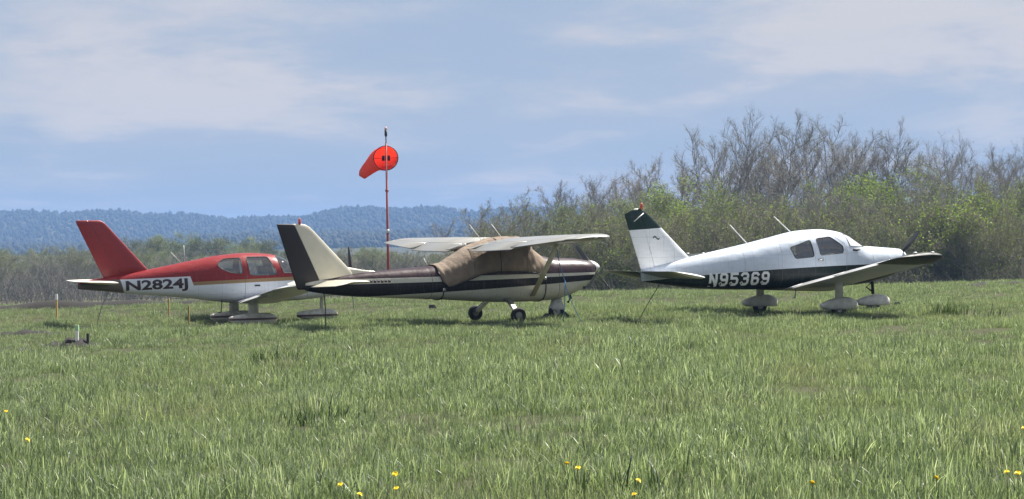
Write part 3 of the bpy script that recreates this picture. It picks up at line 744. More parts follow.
    return root, b
plane2, body2 = make_green_plane()

# ------------------------------------------------------------------ red and white low-wing aeroplane (left)
def make_red_plane():
    loc = (-7.0, 50.0)
    root = empty('low_wing_plane', (loc[0], loc[1], -.30), 0.36)
    tag(root, 'red over white low-wing plane with tall red tail fin', 'airplane', 'small planes parked on the grass')
    b = Body([(.05, .98, 1.28, .25, 2.4, 2.4), (.12, .88, 1.33, .40, 2.6, 2.6), (.6, .73, 1.42, .50, 2.8, 2.8), (1.2, .66, 1.475, .56, 2.8, 3), (1.46, .64, 1.51, .58, 2.6, 3), (1.68, .635, 1.66, .585, 2.5, 3), (1.9, .63, 1.78, .585, 2.5, 3.2), (2.24, .62, 1.86, .585, 2.5, 3.2), (2.8, .62, 1.89, .58, 2.5, 3.2),
              (3.5, .66, 1.84, .53, 2.4, 3), (4.27, .77, 1.71, .42, 2.4, 2.8), (5.29, .875, 1.52, .28, 2.3, 2.5), (5.9, .94, 1.42, .20, 2.2, 2.4), (6.5, 1.01, 1.33, .12, 2, 2.2), (7.04, 1.07, 1.22, .04, 2, 2)], S0)
    A = [(4.28, 1.09), (2.79, 1.14), (1.62, 1.18), (6.2, 1.02), (.3, 1.20)]; A2 = [(p[0], p[1] + .09) for p in A]
    box_ = [(6.1, .8), (5, .8), (4, .8)]; above = [(5.95, 1.285), (5.0, 1.31), (4.3, 1.33)]
    pm = paint_zones('red over white fuselage paint with tail shade', S0, (.66, .70, .77), [(A, (.30, .20, .10)), (A2, (.235, .013, .015)), (box_, (.66, .70, .77), (4.22, 7.4, .35)), (above, (.235, .013, .015), (3.9, 7.4, 0)), ([(6.0, .5), (6.5, .5), (7, .5)], (.13, .11, .09), (5.96, 7.4, .3)), ([(5.9, 1.30), (6.5, 1.25), (7.0, 1.19)], (.235, .013, .015), (5.9, 7.4, 0))], dirt=.3)  # dark tail-cone zone paints in the shade under the stabilator
    bm = b.build()
    for poly in ([(3.62, 1.62), (3.45, 1.755), (3.01, 1.775), (2.99, 1.36), (3.30, 1.40), (3.55, 1.52)], [(2.87, 1.79), (2.30, 1.79), (2.08, 1.32), (2.80, 1.32)]):
        fs = cut_panes(bm, poly, S0, .07)
        for sd in (-1, 1):
            take(bm, [f for f in fs if f.is_valid and f.calc_center_median().y * sd > 0], 'window', M['glass'], root)
            fs = [f for f in fs if f.is_valid]
    fs = cut_panes(bm, [(1.44, 1.53), (1.98, 1.83), (2.08, 1.79), (1.92, 1.36), (1.55, 1.36)], S0, .03)
    take(bm, fs, 'windscreen', M['glass'], root, .004)
    fu = shell(bm, 'fuselage', pm, root)
    lettering(fu, 'N2824J', b, 5.88, 4.36, .925, .965, .325, M['letter_dark'], S0, .032, -.05)
    obj('door_handle', box(P(2.62, b.half(2.62, 1.06) + .01, 1.06), (.07, .012, .016)), M['black'], fu)
    for s in (2.93, 1.3):
        rg = b.ring(s, 40, .001); obj('panel_seam', tube([p for p in rg if p.y < 0 and .7 < p.z < 1.8], .003, 4), M['gasket'], fu)
    seats(root, [(2.0, .26, .9, .48, .60, M['seat']), (2.0, -.26, .9, .48, .60, M['seat']), (2.85, .26, .9, .48, .55, M['seat']), (2.85, -.26, .9, .48, .55, M['seat'])], None, S0)
    obj('instrument_panel', box(P(1.62, 0, 1.27), (.03, .48, .16)), M['black'], root)
    lf = lambda z: 5.29 + (z - 1.52) * (6.41 - 5.29) / (2.78 - 1.52); hf = lambda z: 6.0 + (z - 1.45) * (6.75 - 6.0) / 1.3; tf = lambda z: 6.42 + (z - 1.37) * (7.06 - 6.42) / 1.36
    fin_pair(root, [(z, lf(z) + d, hf(z), tf(z) - e, th) for z, d, e, th in ((1.34, .0, .02, .03), (1.37, 0, 0, .09), (1.6, 0, 0, .085), (2.2, 0, 0, .085), (2.68, 0, 0, .085), (2.745, .02, .01, .07), (2.78, .07, .03, .02))], M['red'], M['red'])
    for sg in (1, -1):
        secs = [sec(6.28, sg * .02, 1.21, .84, -3, .10, 0), sec(6.29, sg * 1.6, 1.225, .83, -3, .10, 0), sec(6.33, sg * 1.70, 1.23, .74, -3, .05, 0), sec(6.42, sg * 1.73, 1.23, .58, -3, .02, 0)]
        obj('stabilator', surf(secs), M['offwhite'], root)
    for sg in (1, -1):
        zr = .70; dz = math.tan(R(5.6))
        f = lambda y, s, ch, th: sec(s, sg * y, zr + (y - .5) * dz, ch, 3, th, .02, 5.6)
        secs = [f(.42, 1.90, 1.32, .16), f(.75, 1.96, 1.24, .16), f(4.55, 1.96, 1.22, .15), f(4.78, 2.02, 1.10, .12), f(4.9, 2.15, .85, .04)]
        wing(root, sg, secs, (.8, 2.9), (2.94, 4.5), M['wing_white'], M['wing_white'], .74, R(10), R(1))
        gz = zr + .65 * dz
        obj('main_gear_leg', bar(P(2.86, -sg * 1.12, gz), P(2.86, -sg * 1.12, .30), .26, .13), M['offwhite'], root)
        fa = fairing(root, (2.86, sg * 1.12, .225), 1.24, .32, .28, M['pant'], S0, nose=.25, tail=.42); wheel(fa, (2.80, sg * 1.12, .17), .19, .14, S0)
    obj('nose_gear_strut', tube([P(.78, 0, .82), P(.80, 0, .3)], .045, 12), M['offwhite'], root)
    fa = fairing(root, (.90, 0, .25), 1.10, .31, .27, M['pant'], S0, nose=.25, tail=.42); wheel(fa, (.82, 0, .15), .17, .13, S0)
    obj('entry_step', tube([P(3.5, .4, .7), P(3.55, .48, .40), P(3.63, .52, .40)], .016, 8), M['black'], root)
    obj('tail_tie_ring', tube([P(6.3 + .03 * math.cos(a), 0, .98 + .03 * math.sin(a)) for a in np.linspace(0, 6.28, 10)], .006, 5), M['steel'], root)
    obj('spinner', lathe_x([(-.02, .16), (.03, .16), (.12, .13), (.2, .08), (.25, .03), (.262, .004)], 24, (S0 - .05, 0, 1.13)), M['white'], root)
    blade_pair(root, 1.13, R(-14), .90, M['prop'], S0 + .02)
    for s, dx, l in ((4.45, .24, .26), (4.35, .02, .42)):
        z = b.at(s)[1]; obj('whip_antenna', tube([P(s, 0, z - .01), P(s + dx, 0, z + l)], .007, 6), M['antenna'], root)
    return root, b
m = new_mat('white wheel fairing with brown stripe'); t = NT(m); c = t.coord(); sp = t.node('ShaderNodeSeparateXYZ'); t.l.new(c, sp.inputs[0])
n = t.noise(c, 9, 6, .65)
col = t.mix(t.rng(n, .3, .7, 0, 1), (.40, .36, .29), (.70, .69, .65))
col = t.mix(t.math('LESS_THAN', t.math('ABSOLUTE', t.math('SUBTRACT', sp.outputs[2], .235)), .026), col, (.10, .055, .045))
t.out(t.principled(col, .42, 0, .1)); M['pant'] = m
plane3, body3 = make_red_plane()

# ------------------------------------------------------------------ distant hills with their forest
def ridge_top(x):
    # crest height in metres along the far ridge
    px = [-4200, -1400, -950, -683, -550, -363, -296, -229, -123, -56, 60, 300, 700, 1500, 4200]
    hz = [38, 60, 66, 57, 50, 43, 39, 47, 51, 47, 44, 40, 36, 44, 30]
    return np.interp(x, px, hz)
def hill_h(x, y):
    a = np.exp(-((y - 2650) / 420.0) ** 2) * (ridge_top(x) + 2.5 * np.sin(x * .021) + 1.6 * np.sin(x * .057 + 1))
    b = np.exp(-((y - 1750) / 260.0) ** 2) * (15 + 7 * np.sin(x * .0061 + .6) + 3 * np.sin(x * .019))
    return np.maximum(a, b) - 5.5
hx = np.arange(-3000, 3001, 30.0); hy = np.concatenate([np.arange(1150, 2000, 40.0), np.arange(2000, 3700, 60.0)])
HX, HY = np.meshgrid(hx, hy); V = np.stack([HX.ravel(), HY.ravel(), hill_h(HX, HY).ravel()], 1)
nx, ny = len(hx), len(hy); ii = (np.arange(ny - 1)[:, None] * nx + np.arange(nx - 1)[None, :]).ravel()
m = new_mat('forest floor on hills'); t = NT(m); c = t.coord(); n = t.noise(c, .02, 5)
t.out(t.principled(t.mix(n, (.05, .055, .03), (.10, .09, .06)), .95, spec=.05))
o = obj('hills', fast_mesh('hills', V, np.stack([ii, ii + 1, ii + nx + 1, ii + nx], 1), True), m); o['kind'] = 'structure'
phi = (1 + 5 ** .5) / 2
ICO = np.array([(-1, phi, 0), (1, phi, 0), (-1, -phi, 0), (1, -phi, 0), (0, -1, phi), (0, 1, phi), (0, -1, -phi), (0, 1, -phi), (phi, 0, -1), (phi, 0, 1), (-phi, 0, -1), (-phi, 0, 1)]) / 1.902
ICF = np.array([(0, 11, 5), (0, 5, 1), (0, 1, 7), (0, 7, 10), (0, 10, 11), (1, 5, 9), (5, 11, 4), (11, 10, 2), (10, 7, 6), (7, 1, 8), (3, 9, 4), (3, 4, 2), (3, 2, 6), (3, 6, 8), (3, 8, 9), (4, 9, 5), (2, 4, 11), (6, 2, 10), (8, 6, 7), (9, 8, 1)])
NC = 36000
cy = np.where(NR.rand(NC) < .3, NR.uniform(1450, 1800, NC), NR.uniform(2050, 2680, NC)); cx = NR.uniform(-1, 1, NC) * cy * .36 - .02 * cy
r = .8 + 2.3 * NR.rand(NC) ** 1.8; zz = hill_h(cx, cy) + r * .7
V = ICO[None] * r[:, None, None] * np.stack([NR.uniform(.8, 1.2, NC), NR.uniform(.8, 1.2, NC), NR.uniform(1.1, 2.2, NC)], 1)[:, None, :] * NR.uniform(.6, 1.4, (NC, 12, 1))
V = V + np.stack([cx, cy, zz], 1)[:, None, :]
F = (ICF[None] + (np.arange(NC) * 12)[:, None, None]).reshape(-1, 3)
me = fast_mesh('forest', V.reshape(-1, 3), F, True)
a = me.attributes.new('tone', 'FLOAT', 'POINT'); a.data.foreach_set('value', np.repeat(NR.rand(NC), 12).astype(np.float32))
M['far_forest'] = foliage_mat('far forest crowns', (.035, .042, .024), (.050, .056, .032), (.068, .078, .038), .5, .8)
o = obj('forest', me, M['far_forest']); tag(o, 'hazy blue forest covering the distant hills on the left', 'forest', None, 'stuff')

# ------------------------------------------------------------------ trees
def segs_to_mesh(name, segs, k=3, seed=0):
    """segments (p0, p1, r0, r1) to open k-sided prisms"""
    A = np.array(segs, float); p0, p1, r0, r1 = A[:, 0:3], A[:, 3:6], A[:, 6], A[:, 7]
    d = p1 - p0; d /= np.linalg.norm(d, axis=1)[:, None] + 1e-9
    ref = np.where(np.abs(d[:, 2:3]) < .9, np.array([[0, 0, 1.]]), np.array([[1., 0, 0]])); u = np.cross(d, ref); u /= np.linalg.norm(u, axis=1)[:, None]; w = np.cross(d, u)
    an = np.arange(k) * 2 * np.pi / k; off = u[:, None] * np.cos(an)[None, :, None] + w[:, None] * np.sin(an)[None, :, None]
    V = np.concatenate([p0[:, None] + off * r0[:, None, None], p1[:, None] + off * r1[:, None, None]], 1).reshape(-1, 3)
    j = np.arange(k); f = np.stack([j, (j + 1) % k, (j + 1) % k + k, j + k], 1); F = (f[None] + (np.arange(len(A)) * 2 * k)[:, None, None]).reshape(-1, 4)
    return fast_mesh(name, V, F, True)
def unit(v): return v / (np.linalg.norm(v) + 1e-9)
def gen_tree(seed, H, spread, n_limb=15, upright=.6, start=.18, twigs=6, fine=1.0, stems=1, fork=0.0):
    g = np.random.RandomState(seed); trunk, limb, tw, tips = [], [], [], []
    def path(p, d, L, r, n, wob, lift, out, r_end=.3):
        pts = [p]; q = p.copy(); dd = d.copy()
        for i in range(n):
            dd = unit(dd + g.normal(0, wob, 3) + np.array([0, 0, lift])); q2 = q + dd * L / n
            ra, rb = r * (1 - (1 - r_end) * i / n), r * (1 - (1 - r_end) * (i + 1) / n)
            out.append((*q, *q2, ra, rb)); q = q2; pts.append(q)
        return pts, dd
    if fork:
        fp, fd = path(np.array([0, 0, -.15]), unit(np.array([g.normal(0, .06), g.normal(0, .06), 1.0])), H * fork, H * .014, 4, .05, .03, trunk, .75)
    for st in range(stems):
        if fork:
            az0 = 6.283 * st / stems + g.normal(0, .4); sp0 = .38 * g.uniform(.4, 1.3)
            tp, _ = path(fp[-1], unit(np.array([math.cos(az0) * sp0, math.sin(az0) * sp0, 1.0])), H * (1 - fork) * g.uniform(.78, .98), H * .0068, 9, .055, .05, limb, .10)
        else:
            base = np.array([0, 0, -.15]) + (np.array([g.normal(0, .35), g.normal(0, .35), 0]) if stems > 1 else 0)
            d0 = unit(np.array([g.normal(0, .05 if stems == 1 else .28), g.normal(0, .05 if stems == 1 else .28), 1.0]))
            tp, _ = path(base, d0, H * (g.uniform(.7, .9) if stems > 1 else .88), H * .013 / stems ** .4, 9, .07, .05, trunk if st == 0 else limb, .12)
        tp = np.array(tp); nl = max(4, int(n_limb / stems ** .7))
        for i in range(nl):
            u = start + (1 - start) * ((i + g.rand()) / nl) ** .85; f = u * 9; k = min(int(f), 8); p = tp[k] + (tp[k + 1] - tp[k]) * (f - k)
            az = i * 2.4 + g.normal(0, .5); el = upright + g.normal(0, .2) + .1 * u
            d = np.array([math.cos(az) * math.cos(el), math.sin(az) * math.cos(el), math.sin(el)])
            L = spread * H * (.42 + .38 * math.sin(math.pi * min(1, u * .8 + .1))) * g.uniform(.6, 1.25)
            lp, _ = path(p, d, L, H * .0034 * (1.15 - .6 * u), 5, .11, .07, limb, .22); lp = np.array(lp)
            for j in range(9):
                v = .18 + .82 * (j + g.rand()) / 9; f2 = v * 5; k2 = min(int(f2), 4); p2 = lp[k2] + (lp[k2 + 1] - lp[k2]) * (f2 - k2)
                dd = unit(unit(lp[k2 + 1] - lp[k2]) + g.normal(0, .55, 3) + np.array([0, 0, .25]))
                sp_, _ = path(p2, dd, L * .42 * g.uniform(.6, 1.2) * (1.15 - .5 * v), H * .0014, 3, .15, .04, limb, .35); sp_ = np.array(sp_)
                for q in range(twigs):
                    f3 = (.15 + .85 * g.rand()) * 3; k3 = min(int(f3), 2); p3 = sp_[k3] + (sp_[k3 + 1] - sp_[k3]) * (f3 - k3)
                    d3 = unit(unit(sp_[k3 + 1] - sp_[k3]) + g.normal(0, .6, 3) + np.array([0, 0, .2]))
                    tq, _ = path(p3, d3, L * .20 * g.uniform(.5, 1.2), .0095 * fine, 2, .25, .1, tw, .5); tips += tq[1:]
                    for z_ in range(2):
                        d4 = unit(d3 + g.normal(0, .6, 3) + np.array([0, 0, .15])); e = tq[1] + d4 * L * .10 * g.uniform(.5, 1.3)
                        tw.append((*tq[1], *e, .0075 * fine, .004 * fine)); tips.append(e)
    return trunk, limb, tw, np.array(tips)
def leaf_mesh(name, tips, n, size, seed, jit=.25):
    g = np.random.RandomState(seed); c = tips[g.randint(0, len(tips), n)] + g.normal(0, jit, (n, 3)); s = size * g.uniform(.5, 1.4, n)
    a = g.normal(0, 1, (n, 3)); a /= np.linalg.norm(a, axis=1)[:, None]; b = np.cross(a, g.normal(0, 1, (n, 3))); b /= np.linalg.norm(b, axis=1)[:, None]
    V = np.stack([c - a * s[:, None], c + b * s[:, None] * .55, c + a * s[:, None], c - b * s[:, None] * .55], 1).reshape(-1, 3)
    me = fast_mesh(name, V, np.arange(n * 4).reshape(-1, 4)); at_ = me.attributes.new('tone', 'FLOAT', 'POINT')
    ph = np.sin(c[:, 0] * 1.9 + seed) * np.sin(c[:, 2] * 1.7 + 2) * .2
    at_.data.foreach_set('value', np.repeat(np.clip(g.rand(n) * .75 + .12 + ph, 0, 1), 4).astype(np.float32)); return me
def bark_mat(name, c1, c2):
    m = new_mat(name); t = NT(m); c = t.coord(); oi = t.node('ShaderNodeObjectInfo')
    n = t.noise(c, 3.0, 5, .6); col = t.mix(n, c1, c2); col = t.mix(1.0, col, t.mix(oi.outputs['Random'], (.72, .74, .78), (1.2, 1.14, 1.05)), 'MULTIPLY')
    t.out(t.principled(col, .9, spec=.15)); return m
M['bark'] = bark_mat('grey bark', (.20, .195, .18), (.42, .41, .38)); M['twig'] = bark_mat('grey brown twigs', (.17, .165, .15), (.32, .31, .285)); M['brush'] = bark_mat('brown brush stems', (.13, .125, .10), (.27, .26, .215))
M['brush_grey'] = bark_mat('dull grey brush stems', (.10, .098, .088), (.20, .195, .18))
M['leaf_bud'] = foliage_mat('olive bud leaves', (.07, .09, .034), (.135, .16, .06), (.24, .27, .10), .5, .6)
M['leaf_green'] = foliage_mat('fresh spring leaves', (.08, .11, .035), (.15, .20, .05), (.26, .31, .09), .5, .6)
M['leaf_dark'] = foliage_mat('dull green leaves', (.035, .048, .022), (.065, .085, .035), (.11, .13, .055), .4, .6)
M['leaf_brown'] = foliage_mat('old dry leaves', (.13, .125, .085), (.20, .19, .125), (.28, .265, .17), .35, .7)
KINDS = {   # seed, H, spread, limbs, upright, start, twigs, fine, stems, fork, leaves, leaf size, leaf material
    'tall': (3, 15, .30, 42, .75, .06, 7, .62, 4, .22, 500, .05, 'leaf_bud'), 'ash': (5, 14, .34, 42, .65, .05, 7, .62, 5, .25, 700, .05, 'leaf_bud'), 'spread': (8, 11, .34, 40, .6, .03, 7, .8, 4, .12, 3000, .05, 'leaf_bud'),
    'bare': (12, 11, .32, 42, .7, .03, 7, .85, 4, .1, 900, .045, 'leaf_brown'), 'budding': (17, 10, .32, 34, .6, .03, 6, .8, 4, .1, 12000, .05, 'leaf_bud'), 'green': (41, 9, .36, 34, .5, .02, 5, .8, 4, .08, 12000, .065, 'leaf_dark'), 'leafing': (21, 9, .34, 34, .5, .02, 6, .8, 4, .06, 12000, .06, 'leaf_green'),
    'thicket': (26, 7, .46, 30, .9, .03, 5, .85, 7, 0, 4500, .045, 'leaf_bud'), 'bush': (31, 5, .55, 28, .6, .02, 6, .8, 6, 0, 9000, .055, 'leaf_green')}
PROTO = {}
for kd, (seed, H, spd, nl, upr, st_, tw_, fi, stems, fork, nleaf, lsz, lm) in KINDS.items():
    tr, lb, tw, tips = gen_tree(seed, H, spd, nl, upr, st_, tw_, fi, stems, fork)
    PROTO[kd] = (float(np.percentile(tips[:, 2], 99.6)), segs_to_mesh('trunk', tr, 7), segs_to_mesh('branches', lb, 4), segs_to_mesh('crown', tw, 3), leaf_mesh('foliage', tips, nleaf, lsz, seed), M[lm])
    PROTO[kd][1].materials.append(M['bark']); PROTO[kd][2].materials.append(M['twig'] if kd not in ('thicket', 'bush') else M['brush']); PROTO[kd][3].materials.append(M['twig'] if kd not in ('thicket', 'bush') else M['brush']); PROTO[kd][4].materials.append(M[lm])
NAMES = {'tall': 'bare_tree', 'ash': 'bare_tree', 'spread': 'bare_tree', 'bare': 'bare_tree', 'budding': 'budding_tree', 'leafing': 'leafing_tree', 'green': 'leafing_tree', 'thicket': 'bare_shrub', 'bush': 'leafy_bush'}
PLANTED = []
def plant_tree(px, top, d, kd, label, group, cat=None, wide=1.0):
    X = (px - 512) * d / F_PX; zt = CAM_H + (YH - (top + ROLL * (px - 512))) * d / F_PX; zb = G(X, d); H = PROTO[kd][0]; k = (zt - zb) / H
    r = empty(NAMES[kd], (X, d, zb), rnd.uniform(0, 6.28)); kw = k * wide * rnd.uniform(.92, 1.1); r.scale = (kw, kw, k)
    PLANTED.append((r, px, label, group)); tag(r, label, cat or ('bush' if kd in ('bush', 'thicket') else 'tree'), group)
    for me, nm in zip(PROTO[kd][1:5], ('trunk', 'branches', 'crown', 'foliage')):
        o = bpy.data.objects.new(nm, me); COL.objects.link(o); o.parent = r
        if nm != 'trunk': o['kind'] = 'stuff'
    return r
GW = 'trees of the wood on the right'
special = [(720, 122, 168, 'tall', 'tall bare tree standing alone above the wood, left of the tallest pair'), (779, 112, 172, 'ash', 'tallest bare tree of the wood, left one of the pair'), (823, 112, 170, 'tall', 'tall bare tree of the wood, right one of the tallest pair'),
           (876, 124, 172, 'tall', 'slim bare tree rising above the wood over the white plane nose'), (935, 138, 165, 'ash', 'tall bare tree above the wood behind the bright green bush'), (1002, 146, 168, 'ash', 'bare tree above the wood near the right edge'),
           (968, 200, 130, 'bush', 'bright yellow-green bush high at the wood edge on the far right'), (612, 246, 126, 'bush', 'green leafy bush between brown plane nose and white tail fin'), (500, 194, 150, 'spread', 'rounded brown tree at the left end of the wood, behind the brown plane')]
for px, top, d, kd, lab in special: plant_tree(px, top, d, kd, lab, GW, wide=1.0)
back = [(560, 184, 'tall'), (585, 178, 'bare'), (612, 172, 'tall'), (636, 176, 'ash'), (664, 164, 'bare'), (690, 168, 'spread'), (742, 160, 'ash'), (760, 150, 'bare'), (800, 138, 'bare'), (848, 142, 'ash'), (905, 142, 'spread'), (962, 150, 'bare'), (986, 160, 'tall'), (1030, 150, 'tall'), (1060, 155, 'ash'), (1100, 160, 'spread')]
for px, top, kd in back: plant_tree(px, top + rnd.uniform(-4, 4), rnd.uniform(158, 182), kd, 'bare grey tree among the back rows of the wood', GW)
mid = [(p_ + 8, 206 - .035 * (p_ - 560) + 9 * math.sin(p_), k_) for p_, k_ in zip(range(560, 1120, 24), ('bare', 'budding', 'leafing', 'budding', 'tall', 'budding', 'spread', 'leafing') * 4)] + [(478, 214, 'bare'), (522, 200, 'spread'), (545, 206, 'bare'), (572, 204, 'budding'), (600, 196, 'bare'), (632, 188, 'bare'), (655, 184, 'budding'), (680, 180, 'leafing'), (704, 186, 'leafing'), (728, 178, 'budding'), (752, 188, 'spread'), (776, 182, 'budding'), (800, 186, 'bare'), (826, 176, 'budding'), (850, 172, 'spread'), (866, 176, 'leafing'), (898, 172, 'leafing'), (922, 174, 'spread'), (948, 168, 'bare'), (975, 176, 'budding'), (1000, 182, 'bare'), (1024, 178, 'budding'), (1055, 180, 'spread'), (1090, 180, 'budding')]
for px, top, kd in mid: plant_tree(px, top + 6 + rnd.uniform(-8, 8), rnd.uniform(140, 155), kd, 'bare or budding tree in the middle of the wood' if kd not in ('budding', 'leafing') else {'budding': 'olive budding tree in the middle of the wood', 'leafing': 'fresh green leafing tree in the middle of the wood'}[kd], GW)
for i, px in enumerate(range(474, 1110, 17)):
    kd = ('thicket', 'thicket', 'bush', 'thicket', 'leafing', 'thicket', 'bare')[(i * 5 + i // 4) % 7]; top = 230 - (px - 474) * .022 + rnd.uniform(-20, 12)
    plant_tree(px + rnd.uniform(-6, 6), top, rnd.uniform(124, 138), kd, {'thicket': 'brown leafless shrub along the foot of the wood', 'bush': 'low green bush along the foot of the wood', 'leafing': 'small leafing tree along the foot of the wood', 'bare': 'small bare tree along the foot of the wood'}[kd], 'shrubs along the foot of the wood')
GL = 'trees of the far thicket on the left'
for i, px in enumerate(range(-60, 500, 15)):
    kd = ('thicket', 'bare', 'budding', 'spread', 'thicket', 'budding')[(i * 7 + i // 3) % 6]; top = 252 + 4 * math.sin(px * .05) + rnd.uniform(-7, 9)
    plant_tree(px + rnd.uniform(-5, 5), top, rnd.uniform(235, 275), kd, {'thicket': 'grey leafless shrub of the far thicket on the left', 'bare': 'grey bare tree of the far thicket on the left', 'spread': 'wide bare tree of the far thicket on the left', 'budding': 'olive budding tree of the far thicket on the left'}[kd], GL, wide=1.5)
for px, top, kd in ((-20, 250, 'green'), (8, 253, 'green'), (36, 249, 'budding'), (62, 254, 'green'), (92, 252, 'green'), (120, 250, 'green'), (150, 238, 'green'), (172, 234, 'leafing'), (192, 240, 'green'), (214, 238, 'green'), (236, 238, 'leafing'), (262, 240, 'green'), (286, 247, 'green'), (322, 256, 'green'), (348, 255, 'green'), (370, 248, 'leafing'), (392, 251, 'green'), (416, 256, 'budding'), (438, 254, 'green'), (460, 250, 'budding')):
    plant_tree(px, top, rnd.uniform(300, 330), kd, 'taller greening tree rising behind the far thicket on the left', GL, wide=1.6)
RZ = [(545, 'behind the brown plane cabin'), (610, 'behind the brown plane nose'), (690, 'behind the white tail fin'), (780, 'behind the white plane rear body'), (860, 'behind the white plane cabin'), (950, 'behind the white plane nose'), (9999, 'right of the white plane')]
LZ = [(75, 'left of the red tail fin'), (150, 'behind the red tail fin'), (215, 'behind the red plane letters'), (280, 'behind the red plane cabin'), (350, 'behind the brown tail fin'), (9999, 'behind the windsock mast')]
ORD = ['leftmost', 'second from left', 'third from left', 'fourth from left', 'fifth from left', 'sixth from left', 'seventh from left', 'eighth from left', 'ninth from left', 'tenth from left', 'eleventh from left', 'twelfth from left']
SHORT = {'bare grey tree among the back rows of the wood': 'bare grey tree in the back rows', 'bare or budding tree in the middle of the wood': 'bare tree in the middle rows', 'olive budding tree in the middle of the wood': 'olive budding tree in the middle rows', 'fresh green leafing tree in the middle of the wood': 'green leafing tree in middle rows', 'brown leafless shrub along the foot of the wood': 'brown leafless shrub at the wood foot', 'low green bush along the foot of the wood': 'low green bush at the wood foot', 'small leafing tree along the foot of the wood': 'small leafing tree at the wood foot', 'small bare tree along the foot of the wood': 'small bare tree at the wood foot',
         'grey leafless shrub of the far thicket on the left': 'grey leafless shrub of the far thicket', 'grey bare tree of the far thicket on the left': 'grey bare tree of the far thicket', 'wide bare tree of the far thicket on the left': 'wide bare tree of the far thicket', 'olive budding tree of the far thicket on the left': 'olive budding tree of the far thicket', 'taller greening tree rising behind the far thicket on the left': 'taller green tree beyond the far thicket'}
cells = {}
for r_, px, lab, grp in sorted(PLANTED, key=lambda q: q[1]):
    if lab not in SHORT: continue
    zn = next(n_ for lim, n_ in (LZ if grp == GL else RZ) if px < lim); cells.setdefault((lab, zn), []).append(r_)
for (lab, zn), rs in cells.items():
    for k, r_ in enumerate(rs): r_['label'] = SHORT[lab] + ' ' + zn + (', ' + ORD[min(k, 11)] if len(rs) > 1 else '')
# brush too tangled to count, one mass at each wood edge
def brush(name, x0, x1, y0, y1, n, hmin, hmax, label, rad, mt='brush'):
    g = np.random.RandomState(n); sg = []
    for i in range(n):
        x, y = g.uniform(x0, x1), g.uniform(y0, y1); p = np.array([x, y, G(x, y) - .1]); d = unit(np.array([g.normal(0, .35), g.normal(0, .35), 1.0])); L = g.uniform(hmin, hmax); q = p + d * L * .5; e = q + unit(d + g.normal(0, .3, 3)) * L * .5
        sg += [(*p, *q, rad, rad * .7), (*q, *e, rad * .7, rad * .3)]
        for j in range(7):
            s_ = p + (q - p) * g.uniform(.2, 1) if j < 4 else q + (e - q) * g.uniform(0, .8); sg.append((*s_, *(s_ + unit(d + g.normal(0, .7, 3)) * L * g.uniform(.12, .35)), rad * .55, rad * .25))
    tag(obj(name, segs_to_mesh(name, sg, 3), M[mt]), label, 'brush', None, 'stuff')
brush('brush', -6, 46, 119, 140, 3600, 1.6, 4.2, 'tangled brown brush along the foot of the wood on the right', .016)
brush('brush', -80, 8, 215, 262, 3600, 2.5, 5.5, 'tangled grey brush of the far thicket on the left', .026, 'brush_grey')

